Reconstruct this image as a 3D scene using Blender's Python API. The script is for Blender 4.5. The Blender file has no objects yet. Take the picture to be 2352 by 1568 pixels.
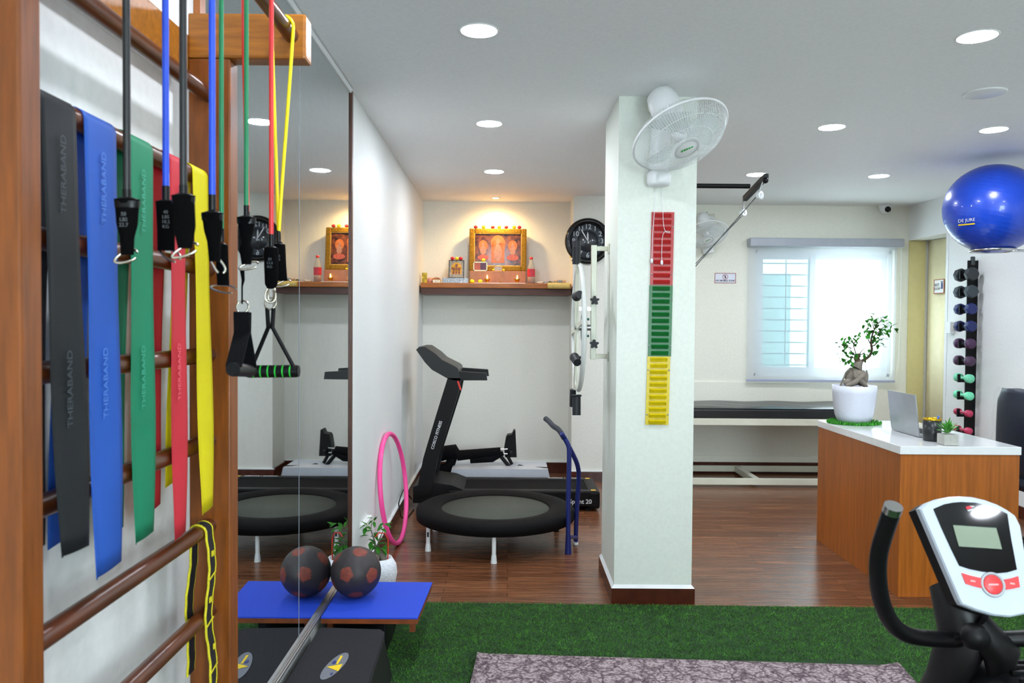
import bpy, bmesh, math, random
from mathutils import Vector, Matrix
random.seed(7)
PI = math.pi
scene = bpy.context.scene
COL = scene.collection
F = 1800.0

# ---------------------------------------------------------------- camera
cy = Vector((-6 / F, 43 / F, -1)).normalized()          # world +Y seen in camera axes
cx = Vector((1, -0.0076, 0)); cx = (cx - cx.dot(cy) * cy).normalized()
cz = cx.cross(cy)
RW = Matrix((cx, cy, cz))                                # camera axes -> world
CAM = Vector((0, 0, 1.40))
cam = bpy.data.cameras.new('camera'); camo = bpy.data.objects.new('camera', cam); COL.objects.link(camo)
camo.matrix_world = Matrix.Translation(CAM) @ RW.to_4x4()
cam.sensor_width = 36; cam.lens = 36 * F / 2352; cam.clip_start = 0.05
cam.dof.use_dof = True; cam.dof.focus_distance = 3.6; cam.dof.aperture_fstop = 7.0
scene.camera = camo

def ray(px, py):
    return RW @ Vector(((px - 1176) / F, -(py - 784) / F, -1))
def at(px, py, Y):
    d = ray(px, py); return CAM + d * (Y / d.y)
def onplane(px, py, p0, n):
    d = ray(px, py); return CAM + d * ((p0 - CAM).dot(n) / d.dot(n))
def xz(px, py, Y):
    p = at(px, py, Y); return p.x, p.z

# ---------------------------------------------------------------- world, exposure
world = bpy.data.worlds.new('world'); scene.world = world; world.use_nodes = True
bg = world.node_tree.nodes['Background']; bg.inputs[0].default_value = (0.88, 0.95, 1.0, 1); bg.inputs[1].default_value = 3.4
vs = scene.view_settings
vs.view_transform = 'Standard'; vs.look = 'None'; vs.exposure = 1.76; vs.gamma = 1.0; vs.use_curve_mapping = False
LAMP = 74.0           # emission of the ceiling panels

# fill lamp added behind the viewer to brighten front surfaces, standing in for daylight
rear_fill = bpy.data.lights.new('rear_daylight_fill', 'AREA'); rear_fill.shape = 'RECTANGLE'; rear_fill.size = 1.3; rear_fill.size_y = 1.3
rear_fill.energy = 34; rear_fill.color = (0.84, 0.92, 1.0)
eo = bpy.data.objects.new('rear_daylight_fill', rear_fill); COL.objects.link(eo)
eo.location = (1.3, -2.36, 1.45); eo.rotation_euler = (math.radians(102), 0, 0)

# ---------------------------------------------------------------- materials
def s2l(c): return c / 12.92 if c <= 0.04045 else ((c + 0.055) / 1.055) ** 2.4
def rgb(h): return tuple(s2l(int(h[i:i + 2], 16) / 255) for i in (0, 2, 4)) + (1,)
MATS = {}
def mat(name, h, rough=0.5, metal=0.0, var=0.0, scale=20.0, bump=0.0, emit=None, es=0, spec=0.5, trans=0, stretch=(1, 1, 1), alpha=1.0, coat=0.0, sheen=0.0):
    if name in MATS: return MATS[name]
    m = bpy.data.materials.new(name); m.use_nodes = True; MATS[name] = m
    nt = m.node_tree; b = nt.nodes['Principled BSDF']
    c = rgb(h)
    b.inputs['Base Color'].default_value = c; b.inputs['Roughness'].default_value = rough
    b.inputs['Metallic'].default_value = metal; b.inputs['Specular IOR Level'].default_value = spec
    b.inputs['Transmission Weight'].default_value = trans; b.inputs['Alpha'].default_value = alpha
    b.inputs['Coat Weight'].default_value = coat; b.inputs['Coat Roughness'].default_value = 0.1
    b.inputs['Sheen Weight'].default_value = sheen
    if emit:
        b.inputs['Emission Color'].default_value = rgb(emit); b.inputs['Emission Strength'].default_value = es
    tc = nt.nodes.new('ShaderNodeTexCoord'); mp = nt.nodes.new('ShaderNodeMapping'); mp.inputs['Scale'].default_value = stretch
    nt.links.new(tc.outputs['Object'], mp.inputs[0])
    n = nt.nodes.new('ShaderNodeTexNoise'); n.inputs['Scale'].default_value = scale; n.inputs['Detail'].default_value = 5
    nt.links.new(mp.outputs[0], n.inputs[0])
    v = max(var, 0.03)
    r = nt.nodes.new('ShaderNodeValToRGB'); nt.links.new(n.outputs[0], r.inputs[0])
    r.color_ramp.elements[0].position = 0.3; r.color_ramp.elements[1].position = 0.7
    r.color_ramp.elements[0].color = tuple(x * (1 - v) for x in c[:3]) + (1,)
    r.color_ramp.elements[1].color = tuple(min(1, x * (1 + v)) for x in c[:3]) + (1,)
    nt.links.new(r.outputs[0], b.inputs['Base Color'])
    if bump:
        bp = nt.nodes.new('ShaderNodeBump'); bp.inputs['Strength'].default_value = bump; bp.inputs['Distance'].default_value = 0.005
        nt.links.new(n.outputs[0], bp.inputs['Height']); nt.links.new(bp.outputs[0], b.inputs['Normal'])
    return m

wall_m = mat('wall_paint', 'E8E8DE', 0.55, var=0.015, scale=60, bump=0.06)
wall_cool = mat('wall_paint_cool', 'E6E8E6', 0.5, var=0.015, scale=60, bump=0.06)
wall_cream = mat('wall_paint_cream', 'ECEBDC', 0.55, var=0.015, scale=60, bump=0.06)
ceil_m = mat('ceiling_paint', 'F0F1F1', 0.7, var=0.01, scale=80, bump=0.04)
pillar_m = mat('pillar_paint', 'E2E7DC', 0.55, var=0.015, scale=60, bump=0.08)
base_m = mat('skirting_tile', '4A2014', 0.25, var=0.25, scale=18)
white_pl = mat('white_plastic', 'E8EAEA', 0.35, var=0.01)
offwhite_pl = mat('aged_plastic', 'DCDCCB', 0.4, var=0.02)
black_pl = mat('black_plastic', '060607', 0.5, var=0.1, spec=.25)
black_gloss = mat('black_gloss', '060608', 0.04, var=0.05, spec=0.35)
black_mt = mat('black_metal', '070709', 0.45, 0.0, spec=.25, var=0.1)
black_fab = mat('black_fabric', '0A0A0D', 0.9, spec=.15, var=0.2, scale=300, bump=0.3)
black_foam = mat('black_foam', '070709', 0.40, var=0.15, scale=200, bump=0.05, spec=.35)
chrome = mat('chrome', 'C8C8C8', 0.18, 1.0, var=0.02)
steel = mat('brushed_steel', 'AEB0B2', 0.35, 1.0, var=0.06, scale=40)
wood = mat('ladder_wood', '7E420C', 0.38, var=0.25, scale=14, stretch=(6, 6, 0.6), bump=0.08)
wood_y = mat('arm_wood', '9A5E18', 0.38, var=0.25, scale=14, stretch=(0.6, 6, 6), bump=0.08)
rung_m = mat('rung_wood', '54280F', 0.28, var=0.3, scale=12, stretch=(5, 0.5, 5), bump=0.05)
desk_wood = mat('desk_laminate', 'A45A18', 0.35, var=0.22, scale=10, stretch=(7, 7, 0.35))
shelf_m = mat('shelf_wood', 'A25A16', 0.35, var=0.3, scale=12, stretch=(0.5, 6, 6))
cream_pt = mat('cream_metal', 'D8D8C4', 0.35, var=0.02)
quartz = mat('quartz_top', 'E8EAEA', 0.12, var=0.01, coat=0.5)
gold = mat('gold_leaf', '8A6414', 0.4, 0.7, var=0.7, scale=160, bump=0.7)
brass = mat('brass', 'C09030', 0.25, 1.0)
leather = mat('bed_vinyl', '1E2022', 0.30, var=0.15, scale=8, bump=0.25)
leaf_m = mat('leaf_green', '2E701E', 0.65, var=0.4, scale=30, spec=.15)
leaf_d = mat('leaf_dark_green', '1E4A22', 0.45, var=0.4, scale=30)
bark = mat('ficus_bark', '746C60', 0.75, var=0.3, scale=22, bump=0.5)
soil = mat('soil', '2E2016', 0.95, var=0.4, scale=60, bump=0.8)
ceramic = mat('ceramic', 'CDD1DC', 0.35, var=0.03, scale=90, bump=0.05)
red_pl = mat('red_plastic', 'B42424', 0.35, var=0.1, scale=40)
green_pl = mat('green_plastic', '0A6A2C', 0.35, var=0.1, scale=40)
yellow_pl = mat('yellow_plastic', 'DCC40A', 0.35, var=0.1, scale=40)
ink = mat('dark_print', '20242C', 0.5)
white_ink = mat('white_print', 'D8DADC', 0.5)
grey_ink = mat('grey_print', '8A9098', 0.6)

def ramp_mat(name, rough, build):
    m = bpy.data.materials.new(name); m.use_nodes = True; MATS[name] = m
    nt = m.node_tree; b = nt.nodes['Principled BSDF']; b.inputs['Roughness'].default_value = rough
    build(nt, b); return m

def floor_build(nt, b):
    N, L = nt.nodes.new, nt.links.new
    tc = N('ShaderNodeTexCoord')
    br = N('ShaderNodeTexBrick'); br.offset = 0.37; br.inputs['Scale'].default_value = 1.0
    br.inputs['Brick Width'].default_value = 0.9; br.inputs['Row Height'].default_value = 0.065
    br.inputs['Mortar Size'].default_value = 0.0012; br.inputs['Mortar'].default_value = rgb('2A120A')
    br.inputs['Color1'].default_value = rgb('765036'); br.inputs['Color2'].default_value = rgb('946A4C'); br.inputs['Bias'].default_value = 0.0
    L(tc.outputs['Object'], br.inputs['Vector'])
    mp = N('ShaderNodeMapping'); mp.inputs['Scale'].default_value = (2.6, 62, 1); L(tc.outputs['Object'], mp.inputs[0])
    n = N('ShaderNodeTexNoise'); n.inputs['Scale'].default_value = 1.6; n.inputs['Detail'].default_value = 8; L(mp.outputs[0], n.inputs[0])
    rp = N('ShaderNodeValToRGB'); rp.color_ramp.elements[0].position = 0.35; rp.color_ramp.elements[1].position = 0.68
    rp.color_ramp.elements[0].color = rgb('94705C'); rp.color_ramp.elements[1].color = rgb('FFEADA'); L(n.outputs[0], rp.inputs[0])
    mx = N('ShaderNodeMix'); mx.data_type = 'RGBA'; mx.blend_type = 'MULTIPLY'; mx.inputs[0].default_value = 0.9
    L(br.outputs['Color'], mx.inputs[6]); L(rp.outputs[0], mx.inputs[7]); L(mx.outputs[2], b.inputs['Base Color'])
    bp = N('ShaderNodeBump'); bp.inputs['Strength'].default_value = 0.12; bp.inputs['Distance'].default_value = 0.003
    L(n.outputs[0], bp.inputs['Height']); L(bp.outputs[0], b.inputs['Normal'])
floor_m = ramp_mat('laminate_floor', 0.27, floor_build)

def rug_build(nt, b):
    N, L = nt.nodes.new, nt.links.new
    tc = N('ShaderNodeTexCoord')
    n0 = N('ShaderNodeTexNoise'); n0.inputs['Scale'].default_value = 9; n0.inputs['Detail'].default_value = 3; L(tc.outputs['Object'], n0.inputs[0])
    mx0 = N('ShaderNodeMix'); mx0.data_type = 'RGBA'; mx0.inputs[0].default_value = 0.18
    L(tc.outputs['Object'], mx0.inputs[6]); L(n0.outputs['Color'], mx0.inputs[7])
    v = N('ShaderNodeTexVoronoi'); v.feature = 'DISTANCE_TO_EDGE'; v.inputs['Scale'].default_value = 17; L(mx0.outputs[2], v.inputs['Vector'])
    rp = N('ShaderNodeValToRGB'); rp.color_ramp.elements[0].position = 0.0; rp.color_ramp.elements[1].position = 0.13
    rp.color_ramp.elements[0].color = rgb('5A4850'); rp.color_ramp.elements[1].color = rgb('A8989A')
    L(v.outputs['Distance'], rp.inputs[0])
    n = N('ShaderNodeTexNoise'); n.inputs['Scale'].default_value = 90; n.inputs['Detail'].default_value = 6; L(tc.outputs['Object'], n.inputs[0])
    r2 = N('ShaderNodeValToRGB'); r2.color_ramp.elements[0].position = 0.4; r2.color_ramp.elements[1].position = 0.6
    r2.color_ramp.elements[0].color = rgb('9C8E92'); r2.color_ramp.elements[1].color = (1, 1, 1, 1); L(n.outputs[0], r2.inputs[0])
    mx = N('ShaderNodeMix'); mx.data_type = 'RGBA'; mx.blend_type = 'MULTIPLY'; mx.inputs[0].default_value = 0.85
    L(rp.outputs[0], mx.inputs[6]); L(r2.outputs[0], mx.inputs[7]); L(mx.outputs[2], b.inputs['Base Color'])
rug_m = ramp_mat('rug_weave', 0.95, rug_build)

def mix_bsdf(name, color, tfac, trans_fac, rough=0.6, tcol=None):
    """cloth / glass that lets light through: diffuse + translucent + transparent"""
    m = bpy.data.materials.new(name); m.use_nodes = True; MATS[name] = m
    nt = m.node_tree; nt.nodes.clear(); N, L = nt.nodes.new, nt.links.new
    out = N('ShaderNodeOutputMaterial'); c = rgb(color)
    d = N('ShaderNodeBsdfPrincipled'); d.inputs['Base Color'].default_value = c; d.inputs['Roughness'].default_value = rough
    t = N('ShaderNodeBsdfTranslucent'); t.inputs[0].default_value = c
    p = N('ShaderNodeBsdfTransparent'); p.inputs[0].default_value = rgb(tcol or 'FFFFFF')
    a = N('ShaderNodeMixShader'); a.inputs[0].default_value = tfac; L(d.outputs[0], a.inputs[1]); L(t.outputs[0], a.inputs[2])
    e = N('ShaderNodeMixShader'); e.inputs[0].default_value = trans_fac; L(a.outputs[0], e.inputs[1]); L(p.outputs[0], e.inputs[2])
    L(e.outputs[0], out.inputs[0]); return m
blind_m = mix_bsdf('sheer_blind', 'E0E4EC', 0.50, 0.50)
glass_clear = mix_bsdf('window_glass', 'D8ECEC', 0.0, 0.9, 0.05, 'F4FBFB')
glass_tint = mix_bsdf('tinted_window_glass', '9FB4B4', 0.1, 0.85, 0.05, 'B4C4C4')
plastic_wrap = mix_bsdf('clear_plastic_wrap', '8090A8', 0.0, 0.94, 0.04)
bottle_glass = mix_bsdf('clear_bottle', 'E8E0D0', 0.0, 0.72, 0.05, 'F4EEE4')
mirror_m = mat('mirror_silver', 'C9D1D3', 0.015, 1.0, var=0.0)
MATS['mirror_silver'].node_tree.nodes['Principled BSDF'].inputs['Base Color'].links and None

# ---------------------------------------------------------------- mesh helper
class MB:
    def __init__(s): s.v = []; s.f = []; s.sm = []
    def add(s, vs_, fs_, smooth=False):
        o = len(s.v); s.v += [Vector(v) for v in vs_]
        for f in fs_: s.f.append([i + o for i in f]); s.sm.append(smooth)
        return s
    def box(s, x0, x1, y0, y1, z0, z1, bev=0.0):
        if bev:
            bm = bmesh.new(); bmesh.ops.create_cube(bm, size=1)
            for v in bm.verts:
                v.co = Vector(((x0 + x1) / 2 + v.co.x * (x1 - x0), (y0 + y1) / 2 + v.co.y * (y1 - y0), (z0 + z1) / 2 + v.co.z * (z1 - z0)))
            bmesh.ops.bevel(bm, geom=bm.edges[:], offset=min(bev, 0.45 * min(abs(x1 - x0), abs(y1 - y0), abs(z1 - z0))), segments=2, affect='EDGES', profile=0.6)
            bm.verts.index_update()
            s.add([v.co.copy() for v in bm.verts], [[v.index for v in f.verts] for f in bm.faces]); bm.free(); return s
        vs_ = [(x, y, z) for x in (x0, x1) for y in (y0, y1) for z in (z0, z1)]
        return s.add(vs_, [(0, 1, 3, 2), (4, 6, 7, 5), (0, 4, 5, 1), (2, 3, 7, 6), (0, 2, 6, 4), (1, 5, 7, 3)])
    def obox(s, c, ax, ay, az, hx, hy, hz):
        c = Vector(c); ax, ay, az = Vector(ax).normalized(), Vector(ay).normalized(), Vector(az).normalized()
        vs_ = [c + ax * a * hx + ay * b * hy + az * d * hz for a in (-1, 1) for b in (-1, 1) for d in (-1, 1)]
        return s.add(vs_, [(0, 1, 3, 2), (4, 6, 7, 5), (0, 4, 5, 1), (2, 3, 7, 6), (0, 2, 6, 4), (1, 5, 7, 3)])
    def prism(s, pts, vec, smooth=False):
        """polygon of 3-D points extruded along vec"""
        n = len(pts); p = [Vector(q) for q in pts]; v = Vector(vec)
        s.add(p + [q + v for q in p], [list(range(n))[::-1], list(range(n, 2 * n))])
        s.add(p + [q + v for q in p], [(i, (i + 1) % n, (i + 1) % n + n, i + n) for i in range(n)], smooth); return s
    def tube(s, path, r, seg=10, cap=True, closed=False, flat=1.0, up=None):
        P = [Vector(p) for p in path]; n = len(P); R = r if isinstance(r, (list, tuple)) else [r] * n
        T = []
        for i in range(n):
            if closed: t = P[(i + 1) % n] - P[i - 1]
            else: t = P[min(i + 1, n - 1)] - P[max(i - 1, 0)]
            T.append(t.normalized())
        u = Vector(up) if up else (Vector((0, 0, 1)) if abs(T[0].z) < 0.9 else Vector((0, 1, 0)))
        u = (u - T[0] * u.dot(T[0])).normalized(); vs_ = []
        for i in range(n):
            u = (u - T[i] * u.dot(T[i])).normalized(); w = T[i].cross(u)
            for k in range(seg):
                a = 2 * PI * k / seg
                vs_.append(P[i] + (u * math.cos(a) + w * math.sin(a) * flat) * R[i])
        fs = []
        m = n if closed else n - 1
        for i in range(m):
            j = (i + 1) % n
            for k in range(seg):
                k2 = (k + 1) % seg; fs.append((i * seg + k, i * seg + k2, j * seg + k2, j * seg + k))
        s.add(vs_, fs, True)
        if cap and not closed:
            s.add(vs_[:seg], [list(range(seg))[::-1]]); s.add(vs_[-seg:], [list(range(seg))])
        return s
    def cyl(s, a, b, r, seg=24, r2=None): return s.tube([a, b], [r, r if r2 is None else r2], seg)
    def lathe(s, prof, c=(0, 0, 0), axis=(0, 0, 1), seg=32, sx=1, sy=1):
        """prof: (radius, height) pairs"""
        ax = Vector(axis).normalized(); u = Vector((1, 0, 0)) if abs(ax.x) < 0.9 else Vector((0, 1, 0))
        u = (u - ax * u.dot(ax)).normalized(); w = ax.cross(u); c = Vector(c); vs_ = []
        for (r, h) in prof:
            for k in range(seg):
                a = 2 * PI * k / seg; vs_.append(c + ax * h + (u * math.cos(a) * sx + w * math.sin(a) * sy) * max(r, 1e-5))
        fs = []
        for i in range(len(prof) - 1):
            for k in range(seg):
                k2 = (k + 1) % seg; fs.append((i * seg + k, i * seg + k2, (i + 1) * seg + k2, (i + 1) * seg + k))
        return s.add(vs_, fs, True)
    def ball(s, c, r, seg=24, rings=14, sc=(1, 1, 1), rough=0):
        c = Vector(c); vs_ = []; fs = []
        for i in range(rings + 1):
            th = PI * i / rings
            for k in range(seg):
                a = 2 * PI * k / seg; q = 1 + (random.uniform(-rough, rough) if rough else 0)
                vs_.append(c + Vector((math.sin(th) * math.cos(a) * sc[0], math.sin(th) * math.sin(a) * sc[1], math.cos(th) * sc[2])) * r * q)
        for i in range(rings):
            for k in range(seg):
                k2 = (k + 1) % seg; fs.append((i * seg + k, (i + 1) * seg + k, (i + 1) * seg + k2, i * seg + k2))
        return s.add(vs_, fs, True)
    def grid(s, fn, nu, nv, thick=None, smooth=True):
        vs_ = [Vector(fn(i / (nu - 1), j / (nv - 1))) for i in range(nu) for j in range(nv)]
        fs = [(i * nv + j, (i + 1) * nv + j, (i + 1) * nv + j + 1, i * nv + j + 1) for i in range(nu - 1) for j in range(nv - 1)]
        if thick:
            N = []
            for i in range(nu):
                for j in range(nv):
                    a = vs_[min(i + 1, nu - 1) * nv + j] - vs_[max(i - 1, 0) * nv + j]; b = vs_[i * nv + min(j + 1, nv - 1)] - vs_[i * nv + max(j - 1, 0)]
                    N.append(a.cross(b).normalized() * thick)
            n = len(vs_); s.add(vs_ + [v + d for v, d in zip(vs_, N)],
                fs + [tuple(q + n for q in f[::-1]) for f in fs]
                + [(j, j + 1, j + 1 + n, j + n) for j in range(nv - 1)] + [((nu - 1) * nv + j + n, (nu - 1) * nv + j + 1 + n, (nu - 1) * nv + j + 1, (nu - 1) * nv + j) for j in range(nv - 1)]
                + [(i * nv + n, (i + 1) * nv + n, (i + 1) * nv, i * nv) for i in range(nu - 1)] + [(i * nv + nv - 1, (i + 1) * nv + nv - 1, (i + 1) * nv + nv - 1 + n, i * nv + nv - 1 + n) for i in range(nu - 1)], smooth)
            return s
        return s.add(vs_, fs, smooth)
    def xf(s, M):
        s.v = [M @ v for v in s.v]; return s
    def build(s, name, m, parent=None, local=False, fix=True):
        me = bpy.data.meshes.new(name); off = Vector((0, 0, 0))
        if parent is not None and not local:
            p = parent
            while p is not None: off += Vector(p.location); p = p.parent
        me.from_pydata([v - off for v in s.v], [], s.f)
        for p, q in zip(me.polygons, s.sm): p.use_smooth = q
        if fix:
            bm = bmesh.new(); bm.from_mesh(me); bmesh.ops.recalc_face_normals(bm, faces=bm.faces[:]); bm.to_mesh(me); bm.free()
        me.materials.append(m)
        o = bpy.data.objects.new(name, me); COL.objects.link(o)
        if parent is not None: o.parent = parent
        return o

def thing(name, label, cat, loc=(0, 0, 0), group=None):
    o = bpy.data.objects.new(name, None); COL.objects.link(o); o.location = loc; o.empty_display_size = 0.05
    o['label'] = label; o['category'] = cat
    if group: o['group'] = group
    return o
def tag(o, label, cat, group=None, kind=None):
    o['label'] = label; o['category'] = cat
    if group: o['group'] = group
    if kind: o['kind'] = kind
    # put the origin at the object's own base
    if o.type == 'MESH' and o.parent is None and len(o.data.vertices):
        vs_ = [v.co for v in o.data.vertices]
        c = Vector(((min(v.x for v in vs_) + max(v.x for v in vs_)) / 2, (min(v.y for v in vs_) + max(v.y for v in vs_)) / 2, min(v.z for v in vs_)))
        for v in o.data.vertices: v.co -= c
        o.location = c
    return o
def struct(name, mb, m, parent=None):
    o = mb.build(name, m, parent)
    if parent is None: o['kind'] = 'structure'
    return o
def dup(root, loc, label=None, group=None, rotz=None, scale=None):
    r = root.copy(); COL.objects.link(r); r.location = loc
    if rotz is not None: r.rotation_euler[2] = rotz
    if scale: r.scale = (scale,) * 3
    if label: r['label'] = label
    if group: r['group'] = group
    for ch in list(root.children):
        c = ch.copy(); COL.objects.link(c); c.parent = r
        for g in list(ch.children):
            d = g.copy(); COL.objects.link(d); d.parent = c
    return r
def text(body, size, origin, xdir, ydir, name, m, parent=None, depth=0.0006, center=True, bold=0.0):
    """lettering lying in the plane of xdir / ydir"""
    cu = bpy.data.curves.new('lettering', 'FONT'); cu.body = body; cu.size = size; cu.extrude = depth; cu.offset = bold
    cu.resolution_u = 3
    if center: cu.align_x = 'CENTER'; cu.align_y = 'CENTER'
    ob = bpy.data.objects.new('lettering', cu); COL.objects.link(ob)
    dg = bpy.context.evaluated_depsgraph_get(); me = bpy.data.meshes.new_from_object(ob.evaluated_get(dg))
    bpy.data.objects.remove(ob); bpy.data.curves.remove(cu)
    X = Vector(xdir).normalized(); Yv = Vector(ydir).normalized(); Z = X.cross(Yv); o = Vector(origin)
    mb = MB(); mb.add([o + X * v.co.x + Yv * v.co.y + Z * v.co.z for v in me.vertices], [list(p.vertices) for p in me.polygons])
    bpy.data.meshes.remove(me)
    return mb.build(name, m, parent)
def disc(mb, c, u, w, rx, ry, h, seg=32):
    c, u, w = Vector(c), Vector(u).normalized(), Vector(w).normalized(); n = u.cross(w)
    mb.prism([c + u * rx * math.cos(2 * PI * k / seg) + w * ry * math.sin(2 * PI * k / seg) for k in range(seg)], n * h, True); return mb

# ================================================================ ROOM
H = 2.52
YN, YB, YS = 7.30, 7.38, 6.93        # niche back, window wall, pier beside niche
XR = 3.75
struct('floor', MB().box(-1.1, 4.3, -2.3, 7.7, -0.06, 0), floor_m)
struct('ceiling', MB().box(-1.1, 4.3, -2.3, 7.7, H, H + 0.08), ceil_m)
wl = MB(); wl.prism([(-0.776, -2.2, 0), (-0.776, 3.8, 0), (-0.806, 7.5, 0), (-1.0, 7.5, 0), (-1.0, -2.2, 0)], (0, 0, H))
struct('wall_left', wl, wall_cool)
wfm = MB(); wfm.box(-1.0, 0.6, -2.3, -2.2, 0, H); wfm.box(2.0, 4.2, -2.3, -2.2, 0, H); wfm.box(0.6, 2.0, -2.3, -2.2, 2.15, H); wfm.box(0.6, 2.0, -2.3, -2.2, 0, 0.75)
struct('wall_front', wfm, wall_m)
w2f = MB()
for x in (0.6, 1.275, 1.95): w2f.box(x, x + .05, -2.28, -2.22, .75, 2.15)
w2f.box(.65, 1.95, -2.28, -2.22, .75, .80); w2f.box(.65, 1.95, -2.28, -2.22, 2.10, 2.15)
w2 = struct('rear_fill_window', w2f, white_pl)  # unseen window, added and sized as the opening for the rear fill lamp
MB().box(.65, 1.95, -2.252, -2.248, .80, 2.10).build('window_glass', glass_clear, w2)
# back wall: niche + pier + window wall around its opening
bw = MB()
bw.box(-0.95, 0.558, YN, YN + 0.25, 0, H)
bw.box(0.558, 1.08, YS, YN + 0.25, 0, H)
struct('wall_back', bw, wall_m)
WX0, WX1, WZ0, WZ1 = 2.31, 3.62, 0.91, 2.11
ww = MB()
ww.box(1.08, WX0, YB, YB + 0.17, 0, H); ww.box(WX1, 4.1, YB, YB + 0.17, 0, H)
ww.box(WX0, WX1, YB, YB + 0.17, 0, WZ0); ww.box(WX0, WX1, YB, YB + 0.17, WZ1, H)
struct('wall_window_side', ww, wall_cream)
# right wall with a doorway recess
rw = MB(); rw.box(XR, XR + 0.12, -2.2, 6.70, 0, H); rw.box(XR, XR + 0.12, 6.70, YB, 2.20, H)
struct('wall_right', rw, wall_cool)
rc = MB(); rc.box(4.02, 4.1, 5.9, YB, 0, H); rc.box(XR + 0.12, 4.02, 5.9, 5.95, 0, H); rc.box(XR + 0.12, 4.02, 5.95, YB, 2.24, H)
struct('wall_recess', rc, wall_cream)
# pillar
PX0, PX1, PY0, PY1 = 0.533, 0.921, 3.89, 4.42
struct('wall_pillar', MB().box(PX0, PX1, PY0, PY1, 0, H), pillar_m)
bp = MB(); t = 0.014
bp.box(PX0 - t, PX1 + t, PY0 - t, PY0, 0, 0.08); bp.box(PX0 - t, PX0, PY0, PY1, 0, 0.08); bp.box(PX1, PX1 + t, PY0, PY1, 0, 0.08); bp.box(PX0 - t, PX1 + t, PY1, PY1 + t, 0, 0.08)
struct('baseboard_pillar', bp, base_m)
pc = MB()
pc.prism([(PX0 - t, PY0 - t, 0.0805), (PX1 + t, PY0 - t, 0.0805), (PX1, PY0 - 0.0002, 0.096), (PX0, PY0 - 0.0002, 0.096)], (0, 0.0001, 0))
pc.prism([(PX0 - t, PY0 - t, 0.0805), (PX0 - 0.0002, PY0, 0.096), (PX0 - 0.0002, PY1, 0.096), (PX0 - t, PY1, 0.0805)], (0.0001, 0, 0))
struct('trim_1', pc, white_pl)
bl = MB(); bl.prism([(-0.776, 3.80, 0), (-0.806, YN, 0), (-0.790, YN, 0), (-0.761, 3.80, 0)], (0, 0, 0.09)); struct('baseboard_left', bl, base_m)
bb = MB(); bb.box(-0.79, 0.556, YN - 0.014, YN, 0, 0.10); bb.box(0.544, 0.558, YS, YN - 0.014, 0, 0.09); bb.box(0.544, 1.094, YS - 0.014, YS, 0, 0.085)
bb.box(1.08, 1.094, YS, YB - 0.014, 0, 0.09)
struct('baseboard_back', bb, base_m)
struct('baseboard_window', MB().box(1.094, XR, YB - 0.014, YB, 0, 0.10), base_m)
struct('baseboard_right', MB().box(XR - 0.014, XR, -2.2, 6.70, 0, 0.09), base_m)
# cream dado panel under the window behind the bed
dp = MB(); dp.box(1.10, 2.84, YB - 0.012, YB, 0.16, 0.86, 0.004)
struct('trim_2', dp, wall_cream)

cp_ = MB(); cp_.box(-0.786, 0.540, YN - 0.020, YN, 0.1005, 0.108); cp_.box(0.540, 1.094, YS - 0.018, YS, 0.0855, 0.093)
struct('trim_4', cp_, white_pl)
cp_ = MB(); cp_.prism([(-0.776, 3.80, .0905), (-0.806, YN - .02, .0905), (-0.786, YN - .02, .0905), (-0.757, 3.80, .0905)], (0, 0, .008)); struct('trim_5', cp_, white_pl)
so_ = thing('socket_box', 'white surface socket box low on the wall behind the small ficus', 'socket box', (-0.78, 4.22, .27))
MB().box(-0.781, -0.752, 4.11, 4.33, .27, .33, .006).build('housing', white_pl, so_)
MB().box(-0.752, -0.7505, 4.14, 4.20, .28, .32, .0005).build('cover_plate', offwhite_pl, so_)
# window: frame, sashes, grille
wf = MB(); yf = YB + 0.05
for (a, b, c_, d) in ((WX0, WX0 + 0.035, WZ0, WZ1), (WX1 - 0.035, WX1, WZ0, WZ1), (WX0, WX1, WZ0, WZ0 + 0.035), (WX0, WX1, WZ1 - 0.035, WZ1)):
    wf.box(a, b, yf, yf + 0.06, c_, d, 0.004)
w1 = struct('window_1', wf, white_pl)
XM = 2.90
s1 = MB()
for (a, b, c_, d) in ((WX0 + 0.036, WX0 + 0.09, WZ0 + .036, WZ1 - .036), (XM - 0.05, XM, WZ0 + .036, WZ1 - .036), (WX0 + 0.09, XM - .05, WZ0 + .036, WZ0 + .09), (WX0 + 0.09, XM - .05, WZ1 - .09, WZ1 - .036)):
    s1.box(a, b, yf + 0.005, yf + 0.027, c_, d)
s1.build('window_sash', white_pl, w1)
s2 = MB()
for (a, b, c_, d) in ((XM - 0.06, XM - 0.002, WZ0 + .036, WZ1 - .036), (WX1 - 0.09, WX1 - 0.036, WZ0 + .036, WZ1 - .036), (XM - .002, WX1 - .09, WZ0 + .036, WZ0 + .09), (XM - .002, WX1 - .09, WZ1 - .09, WZ1 - .036)):
    s2.box(a, b, yf + 0.032, yf + 0.055, c_, d)
s2.build('window_sash', white_pl, w1)
MB().box(WX0 + .09, XM - .05, yf + .014, yf + .018, WZ0 + .09, WZ1 - .09).build('window_glass', glass_tint, w1)
MB().box(XM, WX1 - .09, yf + .042, yf + .046, WZ0 + .09, WZ1 - .09).build('window_glass', glass_clear, w1)
gr = MB(); z = WZ0 + 0.10
while z < WZ1 - 0.05:
    gr.box(WX0 + 0.01, WX1 - 0.01, YB + 0.135, YB + 0.147, z, z + 0.012); z += 0.108
gr.box(WX0 + 0.33, WX0 + 0.342, YB + 0.13, YB + 0.135, WZ0, WZ1); gr.box(WX1 - 0.34, WX1 - 0.328, YB + 0.13, YB + 0.135, WZ0, WZ1)
gr.build('window_grille', white_pl, w1)
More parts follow.
